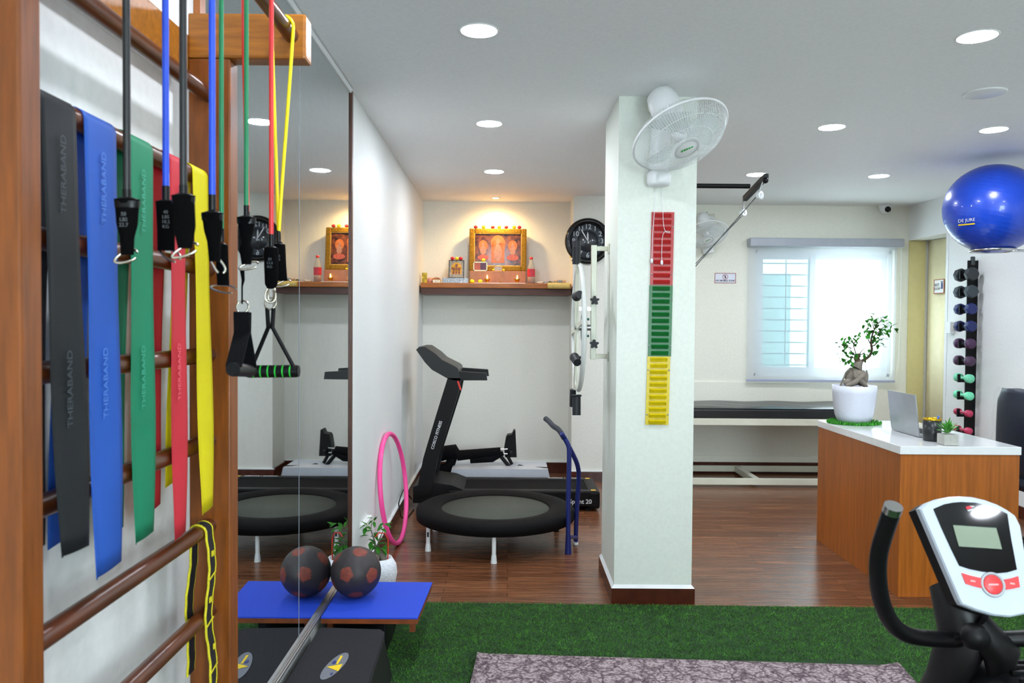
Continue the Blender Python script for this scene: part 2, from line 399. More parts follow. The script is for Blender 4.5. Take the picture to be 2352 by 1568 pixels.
# a neighbouring building's wall outside, behind the left sash
nb = mat('outside_render', '94A4A4', 0.8, var=0.05)
o = MB().box(1.6, 3.3, 9.2, 9.4, -0.5, 2.0).build('neighbouring_building', nb); tag(o, 'pale blue grey building seen faintly through the blind outside the window', 'building')

# ================================================================ roller blind
rb = thing('roller_blind', 'sheer white roller blind with grey cassette over the window', 'blind', (2.93, 7.30, 0.87))
BX0, BX1 = 2.225, 3.635
MB().box(BX0, BX1 + 0.02, 7.26, 7.375, 2.125, 2.205, 0.01).build('cassette', mat('blind_cassette', 'AEB4BC', 0.35), rb)
MB().grid(lambda u, v: (BX0 + u * (BX1 - BX0 - .02), 7.325 + 0.004 * math.sin(u * 9), 0.885 + v * 1.24), 24, 3).build('fabric', blind_m, rb)
MB().box(BX0, BX1 - .02, 7.315, 7.335, 0.868, 0.888, 0.003).build('bottom_bar', mat('blind_bar', 'A6ACC4', 0.4), rb)
ch = MB(); ch.tube([(BX1 + 0.005, 7.29, 2.12), (BX1 + 0.008, 7.29, 1.5), (BX1 - 0.002, 7.29, 1.05), (BX1 - 0.012, 7.29, 0.98), (BX1 - 0.002, 7.305, 1.05), (BX1, 7.31, 2.12)], 0.0022, 6)
ch.build('pull_chain', white_pl, rb)

# folding door in the recess
fd = MB()
fd.grid(lambda u, v: (3.925 + 0.012 * math.sin(u * 2 * PI * 5.5 + 1.2), 7.36 - u * 1.3, 0.005 + v * 2.19), 90, 2, 0.006)
d1 = struct('door_1', fd, mat('accordion_door', 'F4ECC4', 0.4, var=0.03))
MB().box(3.752, 3.905, 7.366, 7.379, 0.0, 2.198).build('door_jamb', mat('door_jamb_paint', 'D8CC92', 0.4), d1)
MB().box(3.89, 3.96, 6.2, 7.36, 2.198, 2.23).build('door_track', white_pl, d1)
struct('trim_3', MB().box(XR - 0.004, XR + 0.124, 6.70, 6.735, 0, 2.2), white_pl)

# rest-room plate
rs = thing('wall_sign', 'small white rest room sign on the cream folding door', 'sign', (3.905, 7.13, 1.70))
MB().box(3.902, 3.908, 7.04, 7.20, 1.70, 1.82).build('plate', white_pl, rs)
fr = MB()
for (a, b, c_, d) in ((7.036, 7.042, 1.696, 1.824), (7.198, 7.204, 1.696, 1.824), (7.04, 7.20, 1.696, 1.702), (7.04, 7.20, 1.818, 1.824)): fr.box(3.899, 3.906, a, b, c_, d)
fr.build('border', mat('sign_border', 'B06048', 0.5), rs)
text('REST\nROOM', 0.036, (3.901, 7.152, 1.755), (0, -1, 0), (0, 0, 1), 'lettering', ink, rs)
sy = MB()
for yy in (7.078, 7.062):
    sy.ball((3.901, yy, 1.797), 0.006, 8, 6); sy.box(3.900, 3.902, yy - .0055, yy + .0055, 1.735, 1.788)
sy.build('symbol', mat('sign_blue', '283C78', 0.5), rs)

# no-mobile sign
nx0, nz0 = xz(1641, 650, YB); nx1, nz1 = xz(1690, 627, YB)
ns = thing('wall_sign', 'white NO MOBILE ZONE sign with red border on the window wall', 'sign', ((nx0 + nx1) / 2, YB, nz0))
yy = YB - 0.004
MB().box(nx0, nx1, yy, YB, nz0, nz1).build('plate', mat('sign_white', 'E4E6F0', 0.4), ns)
fr = MB()
for (a, b, c_, d) in ((nx0, nx0 + .005, nz0, nz1), (nx1 - .005, nx1, nz0, nz1), (nx0 + .005, nx1 - .005, nz0, nz0 + .005), (nx0 + .005, nx1 - .005, nz1 - .005, nz1)): fr.box(a, b, yy - .002, yy, c_, d)
fr.build('border', mat('sign_red', 'A04040', 0.5), ns)
text('NO MOBILE ZONE', 0.0215, ((nx0 + nx1) / 2, yy - .001, nz0 + 0.023), (1, 0, 0), (0, 0, 1), 'lettering', ink, ns, bold=0.0006)
sy = MB(); c0 = Vector(((nx0 + nx1) / 2, yy - .001, nz1 - 0.036))
sy.tube([c0 + Vector((math.cos(a) * .024, 0, math.sin(a) * .024)) for a in [2 * PI * k / 24 for k in range(24)]], 0.0022, 6, closed=True)
sy.tube([c0 + Vector((-.017, 0, .017)), c0 + Vector((.017, 0, -.017))], 0.002, 6)
sy.build('prohibition_symbol', MATS['sign_red'], ns)
MB().box(c0.x - .005, c0.x + .005, yy - .001, yy, c0.z - .014, c0.z + .014).build('phone_symbol', ink, ns)

# dome camera
dc = thing('security_camera', 'small white dome security camera on the ceiling near the window corner', 'camera', (3.50, 7.24, 2.38))
cxx, czz = xz(2037, 481, 7.22)
MB().lathe([(0.0, 0.0), (0.05, 0.0), (0.052, -0.02), (0.045, -0.04), (0, -0.04)], (cxx, 7.26, H - .001), seg=24).build('mount', white_pl, dc)
MB().ball((cxx, 7.25, czz + .015), 0.05, 20, 14).build('housing', white_pl, dc)
MB().lathe([(0, 0), (0.027, 0.0), (0.027, 0.012), (0, 0.012)], (cxx + 0.002, 7.211, czz), (0, -1, 0), 20).build('lens', black_gloss, dc)
# switch box on the wall
sx = at(2178, 752, 6.62)
sb = thing('switch_box', 'white surface switch box on the wall beside the dumbbell rack', 'switch', (XR, 6.62, sx.z - .05))
MB().box(XR - 0.045, XR, 6.575, 6.665, sx.z - .05, sx.z + .05, 0.006).build('housing', white_pl, sb)
MB().box(XR - 0.03, XR - 0.01, 6.565, 6.575, sx.z - .02, sx.z + .02, 0.003).build('rocker', offwhite_pl, sb)

# ================================================================ ceiling lights
lamp_m = mat('led_panel', 'FFFFFF', 0.5, emit='EEF4FF', es=LAMP)
lt0 = thing('ceiling_light', 'x', 'ceiling light', (0, 0, H), 'round recessed ceiling lights')
MB().lathe([(0.066, -0.002), (0.074, -0.004), (0.078, -0.0005), (0.078, 0)], (0, 0, 0), seg=40).build('trim_ring', white_pl, lt0, True)
MB().lathe([(0, -0.003), (0.070, -0.003), (0.070, 0)], (0, 0, 0), seg=40).build('diffuser', lamp_m, lt0, True)
spots = [(-0.125, 3.036, 'round ceiling light between mirror and pillar, largest of its row'), (-0.122, 4.44, 'round ceiling light above the trampoline, middle of its row'),
         (-0.122, 5.84, 'round ceiling light in front of the picture shelf, smallest of its row'),
         (1.80, 3.05, 'large round ceiling light at the top right corner of the picture'), (1.815, 4.455, 'round ceiling light above the desk, middle of the diagonal row'),
         (1.835, 5.87, 'round ceiling light just above the tip of the pulley bracket'), (2.75, 4.48, 'round ceiling light directly above the blue exercise ball'),
         (2.76, 5.89, 'round ceiling light above the window and its blind'),
         (2.75, 3.05, ''), (-0.12, 1.63, ''), (1.8, 1.63, ''), (-0.12, -1.19, ''), (2.75, -1.19, ''), (0.9, 0.22, '')]
for i, (x, y, lb) in enumerate(spots):
    lb = lb or ['round ceiling light beyond the right edge of the picture', 'round ceiling light above the wall ladder', 'round ceiling light above the exercise bike', 'round ceiling light behind the viewer by the mirror wall', 'round ceiling light behind the viewer on the open side', 'round ceiling light straight above the viewer'][i - 8]
    if i == 0: lt0.location = (x, y, H); lt0['label'] = lb
    else: dup(lt0, (x, y, H), lb)
# plain white cover disc
p = at(2262, 215, 3.78)
cd = MB().lathe([(0, -0.008), (0.085, -0.008), (0.095, -0.004), (0.095, 0)], (p.x, p.y, H), seg=40).build('ceiling_cover_plate', white_pl)
tag(cd, 'unlit flat white round cover plate on the ceiling', 'cover plate')
# warm niche spot
ns_ = thing('niche_spotlight', 'small warm spotlight glowing in the niche ceiling above the shelf', 'spotlight', (-0.13, 7.06, H))
MB().lathe([(0.022, -0.003), (0.036, -0.006), (0.040, 0)], (-0.13, 7.06, H), seg=28).build('trim_ring', white_pl, ns_)
MB().lathe([(0, -0.004), (0.026, -0.004), (0.026, 0)], (-0.13, 7.06, H), seg=28).build('bulb', mat('warm_bulb', 'FFFFFF', 0.5, emit='FFC060', es=60), ns_)
sl = bpy.data.lights.new('niche_light', 'SPOT'); sl.energy = 13; sl.color = (1.0, 0.68, 0.30); sl.spot_size = math.radians(150); sl.spot_blend = 0.9; sl.shadow_soft_size = 0.03
so = bpy.data.objects.new('niche_light', sl); COL.objects.link(so); so.parent = ns_; so.location = (0, 0, -0.012); so.rotation_euler = (math.radians(8), 0, 0)

# ================================================================ MIRROR
XM_ = -0.767
mr = thing('wall_mirror', 'tall frameless wall mirror in two panes behind the medicine ball', 'mirror', (XM_, 2.9, 0.22))
for (a, b) in ((1.965, 2.862), (2.8645, 3.77)):
    MB().box(-0.772, XM_, a, b, 0.225, 2.49).build('mirror_pane', mirror_m, mr)
MB().box(-0.772, XM_ + .001, 2.862, 2.8645, 0.225, 2.49).build('seam', grey_ink, mr)
MB().box(-0.775, XM_ + .008, 3.77, 3.80, 0.0, 2.50).build('edge_strip', mat('mirror_edge_wood', '4A2410', 0.4, var=.2), mr)
MB().box(-0.775, XM_ + .008, 1.93, 1.965, 0.0, 2.50).build('edge_strip', mat('mirror_edge_wood2', '9A5A28', 0.4, var=.2), mr)
MB().box(-0.775, XM_ + .006, 1.93, 3.80, 2.49, 2.515).build('top_trim', white_pl, mr)
bt = MB(); bt.box(-0.775, XM_ + .012, 1.93, 3.80, 0.203, 0.225, 0.002); bt.tube([(XM_ + .013, 1.93, 0.215), (XM_ + .013, 3.80, 0.215)], 0.004, 8)
bt.build('bottom_channel', steel, mr)

# ================================================================ WALL BARS
wb = thing('wall_bars', 'brown wooden stall bar ladder against the wall, hung with elastic bands', 'wall bars', (-0.69, 1.44, 0))
PXa, PXb = -0.735, -0.640
for (y0, y1) in ((1.03, 1.077), (1.80, 1.852)):
    MB().box(PXa, PXb, y0, y1, 0, 1.9955, 0.004).build('side_post', wood, wb)
    MB().box(PXa - .001, -0.468, y0 - .002, y1 + .002, 1.9965, 2.098, 0.006).build('support_arm', wood_y, wb)
RX = -0.690
for k in range(10):
    z = 1.913 - 0.1973 * k
    MB().cyl((RX, 1.077, z), (RX, 1.80, z), 0.0175, 20).build('rung', rung_m, wb)
MB().box(-0.752, -0.736, 1.03, 1.852, 1.955, 2.05, 0.004).build('top_rail', wood_y, wb)
PBX, PBZ = -0.500, 2.048
MB().cyl((PBX, 1.077, PBZ), (PBX, 1.80, PBZ), 0.0165, 20).build('pull_up_bar', rung_m, wb)

# ================================================================ FLAT BANDS
def band(yc, w, zf, zb, h, name_lb, spread=(0.03, 0.03), lean=0.0, k=1, txt=None, cut=0.02, backw=1.0, wob=0.004, cut_b=0.015, tcol=white_ink):
    z0 = 1.913 - 0.1973 * k; r = 0.0195
    t = thing('elastic_band', name_lb, 'exercise band', (RX, yc, z0), 'flat elastic bands over one rung')
    m = mix_bsdf('band_rubber_' + h, h, 0.30, 0.0, 0.55)
    def fn(u, v):
        y = yc + (v - 0.5) * w
        L1 = z0 - zf; L2 = PI * r; L3 = z0 - zb; s_ = u * (L1 + L2 + L3)
        if s_ < L1:
            q = 1 - s_ / L1; z = z0 - q * L1 + cut * (v - 0.5) * 2 * q ** 6
            x = RX + r + spread[0] * q + wob * math.sin(q * 7 + v * 3) * q
            y2 = y + lean * q; x += 0.006 * (1 if v < 0.12 else 0) * q
        elif s_ < L1 + L2:
            a = (s_ - L1) / L2 * PI; x = RX + r * math.cos(a); z = z0 + r * math.sin(a); y2 = y
        else:
            q = (s_ - L1 - L2) / L3; z = z0 - q * L3 + cut_b * (v - .5) * q ** 6; x = max(RX - r - spread[1] * q + wob * math.sin(q * 6 + v * 2) * q, -0.7725)
            y2 = y + lean * q * 0.6
        return (x, y2, z)
    # more samples on the arc
    us = [i / 28 for i in range(29)]
    L1 = z0 - zf; L2 = PI * r; L3 = z0 - zb; T = L1 + L2 + L3
    us = sorted(set([i / 24 * L1 / T for i in range(25)] + [(L1 + i / 10 * L2) / T for i in range(11)] + [(L1 + L2 + i / 24 * L3) / T for i in range(25)]))
    n = len(us)
    MB().grid(lambda u, v: fn(us[min(int(round(u * (n - 1))), n - 1)], v), n, 9, 0.0012).build('rubber_strip', m, t)
    if txt:
        for zz in (z0 - 0.10, z0 - 0.42):
            if zz - 0.12 < zf: continue
            q = (z0 - zz) / (z0 - zf)
            text(txt, 0.020, (RX + r + spread[0] * q + wob * math.sin(q * 7 + 1.5) * q + 0.0035, yc + lean * q, zz), (0.0, 0, 1), (0, -1, 0), 'faded_print', tcol, t, 0.0002)
    return t
faded_k = mat('faded_print_grey', '3A4248', 0.6); faded_b = mat('faded_print_blue', '4C80D4', 0.6); faded_g = mat('faded_print_green', '38A484', 0.6); faded_r = mat('faded_print_red', 'E85C6A', 0.6)
band(1.172, 0.092, 1.05, 1.04, '1A2024', 'black flat elastic band nearest the viewer on the second rung', (0.016, 0.02), 0.006, txt='THERABAND', cut=-0.004, tcol=faded_k)
band(1.292, 0.100, 0.985, 1.04, '2A66CC', 'wide blue flat elastic band hanging beside the black one', (0.008, 0.022), 0.0, txt='THERABAND', cut=0.0, tcol=faded_b)
band(1.434, 0.092, 1.000, 1.00, '12946A', 'green flat elastic band between the blue and the red bands', (0.001, 0.025), 0.0, txt='THERABAND', cut=0.0, tcol=faded_g)
band(1.590, 0.074, 0.960, 1.01, 'E03444', 'red flat elastic band between the green and yellow bands', (0.001, 0.02), 0.0, txt='THERABAND', cut=0.0, tcol=faded_r)
band(1.706, 0.084, 0.985, 1.05, 'F0E400', 'bright yellow flat elastic band beside the far ladder post', (0.012, 0.02), 0.0, cut=0.0)

# black and yellow looped strap on a lower rung
z5 = 1.913 - 0.1973 * 5
sp = thing('loop_strap', 'black stretching strap with yellow edges looped over a lower rung', 'stretch strap', (RX, 1.745, z5))
r = 0.0195; n = 60; Lf, Lb, L2 = 0.52, 0.32, PI * r
def spath(s_):
    if s_ < Lf: q = Lf - s_; return RX + r + 0.012 * q + 0.004 * math.sin(q * 24), z5 - q
    if s_ < Lf + L2: a = (s_ - Lf) / L2 * PI; return RX + r * math.cos(a), z5 + r * math.sin(a)
    q = s_ - Lf - L2; return RX - r - 0.02 * q + 0.004 * math.sin(q * 26), z5 - q
def sfn(u, v):
    x, z = spath(u * (Lf + L2 + Lb)); return (x, 1.752 + (v - .5) * 0.038 + 0.003 * math.sin(u * 30), z)
MB().grid(sfn, 90, 4, 0.002).build('webbing', mat('strap_webbing', '15121A', 0.85, var=.3, scale=300), sp)
ye = mat('strap_yellow', 'D8CC20', 0.7, var=.15, scale=200)
for e in (0.0, 1.0):
    MB().tube([Vector(sfn(u / 120, e)) + Vector((0.001, 0.0015 * math.sin(u * 1.1), 0)) for u in range(121)], 0.0028 if e == 0 else 0.0014, 6).build('yellow_edge', ye, sp)
st = MB()
for zz in (0.10, 0.205, 0.31, 0.415):
    x, z = spath(Lf - zz); st.obox((x + 0.003, 1.752, z), (0, 1, 0.25), (1, 0, 0), (0, -.25, 1), 0.02, 0.001, 0.0015)
    st.obox((x + 0.003, 1.754, z + 0.05), (0, 1, 0), (1, 0, 0), (0, 0, 1), 0.006, 0.001, 0.006)
st.build('loop_stitching', ye, sp)

# ================================================================ TUBES on the pull-up bar
sil = mat('carabiner_steel', 'C9C4B4', 0.25, 1.0, var=.03)
slv_m = mat('sleeve_cloth', '050506', 0.9, var=.2, scale=260, bump=.15, spec=.08)
cap_m = mat('rubber_cap', '050506', 0.35, var=.05, spec=.3)
def tube_band(name_lb, color, y0, rt, strands, group='tubular bands over the pull up bar', topx=0.0):
    """strands: list of dict(x,y,z tube end, sleeve: [(z,halfw)], tilt, hook)"""
    t = thing('resistance_tube', name_lb, 'resistance tube', (PBX, y0, PBZ), group)
    m = mat('tube_' + color, color, 0.38, var=.06)
    R = 0.0165 + rt
    a, b = strands           # a: wall side strand, b: room side strand
    path = []
    xt = {-1: a.get('topx', a['end'][0]), 1: b.get('topx', b['end'][0])}
    ra_ = (xt[1] - xt[-1]) / 2; xm_ = (xt[1] + xt[-1]) / 2; zc_ = PBZ + R - ra_
    def leg(sd, sgn):
        x1, y1, z1 = sd['end']; P = []
        for i in range(15):
            q = i / 14; e = q * q * (3 - 2 * q)
            P.append((xt[sgn] + (x1 - xt[sgn]) * q, y0 + (y1 - y0) * e, zc_ + (z1 - zc_) * q))
        return P
    la, lb = leg(a, -1), leg(b, 1)
    arc = [(xm_ - ra_ * math.cos(th), y0, zc_ + ra_ * math.sin(th)) for th in [PI * i / 10 for i in range(1, 10)]]
    MB().tube(la[::-1] + arc + lb, rt, 12).build('rubber_tube', m, t)
    for sd in (a, b):
        x, y, z = sd['end']
        sl_ = MB(); dx = sd.get('dx', 0.0)
        sl_.cyl((x, y, z + 0.012), (x, y, z - 0.012), rt * 1.15, 12)
        top = sd['sleeve'][0][0]
        sl_.lathe([(rt, 0.004), (sd['sleeve'][0][1] * 0.96, 0.0), (sd['sleeve'][0][1], -0.003), (sd['sleeve'][0][1] * .95, -.012)], (x, y, top), seg=20, sy=0.6)
        sl_.build('rubber_cap', cap_m, t)
        zs = sd['sleeve']; ztop, zbot = zs[0][0], zs[-1][0]
        N_ = 18; vs_ = []; prof = []
        for i in range(N_ + 1):
            z_ = ztop + (zbot - ztop) * i / N_
            for j in range(len(zs) - 1):
                if zs[j][0] >= z_ >= zs[j + 1][0]:
                    f = (zs[j][0] - z_) / max(1e-6, zs[j][0] - zs[j + 1][0]); w_ = zs[j][1] + (zs[j + 1][1] - zs[j][1]) * f
            prof.append((z_, w_))
        sb_ = MB(); P = []
        for i, (z_, w_) in enumerate(prof):
            q = i / N_; cxx_ = x + dx * q; dep = 0.011 * (1 - q) + 0.005 * q
            P.append([(cxx_ + w_ * math.cos(a_) , y + dep * math.sin(a_), z_) for a_ in [2 * PI * k / 20 for k in range(20)]])
        V = [p for ring in P for p in ring]; Fc = [(i * 20 + k, i * 20 + (k + 1) % 20, (i + 1) * 20 + (k + 1) % 20, (i + 1) * 20 + k) for i in range(N_) for k in range(20)]
        sb_.add(V, Fc, True); sb_.add(P[0], [list(range(20))]); sb_.add(P[-1], [list(range(20))])
        slo = sb_.build('sleeve', slv_m, t)
        if sd.get('txt'):
            zt = ztop - (ztop - zbot) * sd.get('tq', .38)
            text(sd['txt'], sd.get('ts', 0.0075), (x + dx * .4 + sd.get('tx', 0), y - 0.0105, zt), (1, 0, 0), (0, 0, 1), 'weight_print', mat('dim_print', '5A5E62', .7), t, 0.0003)
        if sd.get('hook'):
            hx, hz, L, wd, ang = sd['hook']
            c = Vector((x + dx + hx, y, zbot + hz)); U = Vector((math.cos(ang), 0.25 * math.sin(ang * 3), math.sin(ang))).normalized(); W = Vector((-math.sin(ang), 0.35, math.cos(ang))).normalized()
            pts = []
            for k in range(40):
                a_ = 2 * PI * k / 40; ww_ = wd * (0.75 + 0.25 * math.cos(a_))
                pts.append(c + U * L * math.copysign(abs(math.cos(a_)) ** 0.8, math.cos(a_)) + W * ww_ * math.sin(a_))
            k0 = 3
            MB().tube(pts[:36], 0.0019, 8).build('carabiner', sil, t)
    return t
def S(px, py, Y): return at(px, py, Y)
def strand(px_end, py_end, x, y, prof, dx=0.0, **kw):
    """prof: image rows and half widths turned into heights and metres at depth y"""
    z = at(px_end, py_end, y).z
    sl_ = [(at(px_end, r_, y).z, hw * y / F) for (r_, hw) in prof]
    return dict(end=(x, y, z), sleeve=sl_, dx=dx, **kw)
def X(px, Y): return at(px, 741, Y).x
tube_band('thick black resistance tube draped over the bar nearest the viewer', '0E1012', 1.107, 0.0051, (
    strand(293, 455, X(293, 1.107), 1.107, [(458, 29), (470, 27), (515, 24), (545, 16), (585, 15)], txt='50\nLBS\n22.7', hook=(-0.002, -0.003, 0.016, 0.011, 0.45)),
    strand(422, 445, X(422, 1.107), 1.107, [(449, 27), (460, 25), (520, 26), (555, 19), (570, 16)], hook=(0.0, -0.004, 0.019, 0.010, 0.5), dx=0.002)))
tube_band('thick blue resistance tube draped over the bar beside the black one', '1F4FD6', 1.235, 0.0050, (
    strand(382, 445, X(382, 1.235), 1.235, [(463, 23), (475, 22), (530, 20), (575, 20)], txt='40\nLBS\n18.2\nKG', tx=0.004, hook=(0.006, -0.006, 0.020, 0.010, -0.45)),
    strand(487, 465, X(488, 1.235), 1.235, [(489, 25), (500, 23), (530, 21), (555, 15), (600, 13)], dx=0.004, hook=(0.004, -0.004, 0.017, 0.009, -1.0))))
tube_band('medium green resistance tube on the bar holding the far soft handle', '128050', 1.424, 0.0042, (
    strand(508, 540, X(509, 1.424), 1.424, [(562, 14), (572, 14), (620, 14), (655, 14)], dx=0.003, hook=(0.000, -0.006, 0.024, 0.009, -0.12)),
    strand(566, 487, X(566, 1.424), 1.424, [(499, 22), (508, 20), (550, 12), (564, 10), (566, 17), (600, 12), (607, 11)], hook=(0.004, -0.003, 0.017, 0.008, 0.3))))
tube_band('red resistance tube on the bar holding the striped handle', 'E03434', 1.554, 0.0046, (
    strand(556, 500, X(560, 1.554), 1.554 + 0.02, [(510, 9), (520, 9), (560, 8), (590, 7)]),
    strand(622, 552, X(623, 1.554), 1.554, [(569, 16), (576, 17), (620, 16), (652, 15), (663, 9)], txt='30\n13.6\nKG', hook=(0.0, -0.010, 0.017, 0.010, 1.4))))
tube_band('thin yellow resistance tube looped over the bar beside its end bracket', 'F2DE00', 1.735, 0.0038, (
    strand(643, 540, X(640, 1.735), 1.735, [(556, 8), (566, 9), (600, 8), (630, 7)], topx=-0.526),
    strand(648, 543, X(646, 1.735), 1.715, [(561, 15), (570, 15), (610, 14), (645, 14)], dx=0.006, txt='10\n4.5', topx=-0.4785, hook=(0.004, -0.006, 0.016, 0.008, 0.35))))

# ---- soft handles
def handle(lb, Y, ring_px, grip_a, grip_b, grip_r, stripes, web_w):
    rc_ = at(ring_px[0], ring_px[1], Y)
    t = thing('exercise_stirrup', lb, 'handle', (rc_.x, Y, at(0, 850, Y).z), 'soft triangle handles clipped to the tubes')
    MB().tube([rc_ + Vector((math.cos(a) * .011, 0.004 * math.sin(a), math.sin(a) * .0115)) for a in [2 * PI * k / 24 for k in range(24)]], 0.0018, 8, closed=True).build('metal_ring', sil, t)
    A, B = Vector(grip_a), Vector(grip_b); D = (B - A).normalized()
    apex = rc_ + Vector((0, 0, -0.012))
    wbm = MB()
    side = D.cross(Vector((0, 0, 1))).normalized()
    hw = web_w
    for E, sgn in ((A, 1), (B, -1)):
        P0 = apex + D * (0.006 * -sgn); P1 = apex + Vector((0, 0, -0.035)) + D * (0.004 * -sgn); P2 = E + D * 0.006 * sgn + Vector((0, 0, grip_r * .6)); 
        for (u0, u1) in ((P0, P1), (P1, P2)):
            d = (u1 - u0); wbm.obox((u0 + u1) / 2, d, side, d.cross(side), d.length / 2 + 0.003, hw, 0.0016)
    wbm.build('webbing_strap', black_fab, t)
    g = MB(); g.cyl(A, B, grip_r, 24); g.build('foam_grip', black_foam, t)
    c = MB(); c.cyl(A - D * 0.004, A + D * 0.002, grip_r * .9, 24); c.cyl(B - D * .002, B + D * 0.004, grip_r * .9, 24); c.build('end_cap', black_pl, t)
    if stripes:
        s_ = MB()
        for k in range(6):
            q = 0.12 + 0.76 * k / 5; c0 = A + (B - A) * q
            s_.cyl(c0 - D * 0.0013, c0 + D * 0.0013, grip_r * 1.02, 24)
        s_.build('green_stripe', mat('stripe_green', '28C83C', 0.5), t)
    return t
Yh = 1.555
a_, b_ = at(571, 853, Yh), at(682, 852, Yh)
handle('black triangle handle with green striped foam grip, hanging nearest the mirror', Yh, (621, 697), a_, b_, 0.0125, True, 0.009)
Yg = 1.424
g1 = at(535, 848, 1.37); g2 = at(574, 850, 1.47)
handle('black triangle handle hanging end on beside the ladder post', Yg, (557, 705), g1, g2, 0.0125, False, 0.014)
ln = MB(); p0 = at(556, 618, 1.43); p1 = at(556, 698, 1.425)
ln.tube([p0, p0 + Vector((0.002, 0, -.02)), (p0 + p1) / 2, p1], [0.0045, .003, 0.0016, 0.0016], 8)
o = ln.build('connecting_strap', slv_m); tag(o, 'thin dark strap linking the green tube to the handle ring beneath', 'strap')
# link carabiner red tube -> striped handle
ck = MB(); p0 = at(621, 664, 1.555); p1 = at(621, 690, 1.555); c = (p0 + p1) / 2; L = (p0 - p1).length / 2 + .004
ck.tube([c + Vector((math.sin(a) * 0.0095 * (1 - .3 * math.cos(a)), 0.003 * math.sin(a), math.cos(a) * L)) for a in [2 * PI * k / 28 for k in range(28)]], 0.0017, 8, closed=True)
o = ck.build('carabiner', sil); tag(o, 'silver carabiner joining the red tube to the striped handle ring', 'carabiner')

# ================================================================ floor level, left
# balance board with blue top
PZ = 0.206
bd = thing('balance_board', 'low wooden board with bright blue mat top carrying the medicine ball', 'balance board', (-0.56, 3.35, 0))
q = [at(996, 1340, 3.566), at(965, 1428, 3.14)]
bx0 = -0.752; x1f, x1n = -0.345, -0.362
bm_ = MB(); bm_.prism([(bx0, 3.14, PZ - .006), (x1n, 3.14, PZ - .006), (x1f, 3.575, PZ - .006), (bx0, 3.575, PZ - .006)], (0, 0, 0.006)); bm_.build('mat_top', mat('blue_mat', '1844C8', 0.75, var=.08, scale=300, bump=.2), bd)
bm_ = MB(); bm_.prism([(bx0, 3.14, PZ - .026), (x1n, 3.14, PZ - .026), (x1f, 3.575, PZ - .026), (bx0, 3.575, PZ - .026)], (0, 0, 0.0195)); bm_.build('board', mat('board_ply', '7A3A14', 0.5, var=.3), bd)
bf = MB()
for (x, y) in ((x1n - .035, 3.16), (bx0 + .02, 3.16), (x1f - .04, 3.53), (bx0 + .02, 3.53)): bf.box(x, x + .022, y, y + .03, PZ - .066, PZ - .027)
bf.build('corner_block', MATS['board_ply'], bd)
MB().box(-0.72, -0.50, 3.22, 3.50, 0.0175, PZ - 0.027, 0.01).build('pedestal', black_pl, bd)

# medicine ball
bc = at(821, 1319, 3.38); br_ = 0.108
bc.x = XM_ + 0.0005 + br_ ; bc.z = PZ + br_ + 0.001
def ball_mat():
    m = bpy.data.materials.new('leather_panels'); m.use_nodes = True; nt = m.node_tree; b = nt.nodes['Principled BSDF']; b.inputs['Roughness'].default_value = 0.5
    N, L = nt.nodes.new, nt.links.new; tc = N('ShaderNodeTexCoord')
    n = N('ShaderNodeTexNoise'); n.inputs['Scale'].default_value = 40; L(tc.outputs['Object'], n.inputs[0])
    r = N('ShaderNodeValToRGB'); r.color_ramp.elements[0].color = rgb('221C1C'); r.color_ramp.elements[1].color = rgb('383032'); L(n.outputs[0], r.inputs[0]); L(r.outputs[0], b.inputs['Base Color'])
    return m
mbt = thing('medicine_ball', 'dark brown leather medicine ball with reddish pentagon panels on the blue board', 'medicine ball', (bc.x, bc.y, PZ))
# truncated-icosahedron panels: pentagons at the icosahedron corners
ico = bmesh.new(); bmesh.ops.create_icosphere(ico, subdivisions=1, radius=1)
Rr = Matrix.Rotation(0.62, 3, 'Z') @ Matrix.Rotation(0.42, 3, 'X')
cents = [Rr @ v.co.normalized() for v in ico.verts]; ico.free()
s_ = bmesh.new(); bmesh.ops.create_icosphere(s_, subdivisions=5, radius=1)
dk, rd = MB(), MB(); vv = [v.co.normalized() for v in s_.verts]
rr_ = []
for v in vv:
    ds = sorted([v.dot(c) for c in cents], reverse=True); edge = ds[0] - 0.955
    rr_.append(br_ * (1 - 0.010 * math.exp(-(edge / 0.006) ** 2)))
nbrs = [[(Rr @ Vector((0, 0, 0))) + (d - c * d.dot(c)).normalized() for d in cents if d is not c and d.dot(c) > .4] for c in cents]
def in_pent(v):
    i_ = max(range(12), key=lambda q: v.dot(cents[q])); c = cents[i_]
    return v.dot(c) > .8 and max((v - c).dot(-d) for d in nbrs[i_]) < .262
isr = [in_pent(v) for v in vv]
s_.verts.index_update()
for tgt, flag in ((rd, True), (dk, False)):
    idx = {}; V = []; Fs = []
    for f in s_.faces:
        fl = sum(isr[v.index] for v in f.verts) >= 2
        if fl == flag:
            ff = []
            for v in f.verts:
                if v.index not in idx: idx[v.index] = len(V); V.append(bc + vv[v.index] * rr_[v.index])
                ff.append(idx[v.index])
            Fs.append(ff)
    tgt.add(V, Fs, True)
s_.free()
nd = len(dk.f); dk.add(rd.v, rd.f, True)
lc = dk.build('leather_cover', ball_mat(), mbt, fix=False); lc.data.materials.append(mat('red_leather', '7A3424', 0.6, var=.3, scale=60))
for i_, p_ in enumerate(lc.data.polygons): p_.material_index = 1 if i_ >= nd else 0

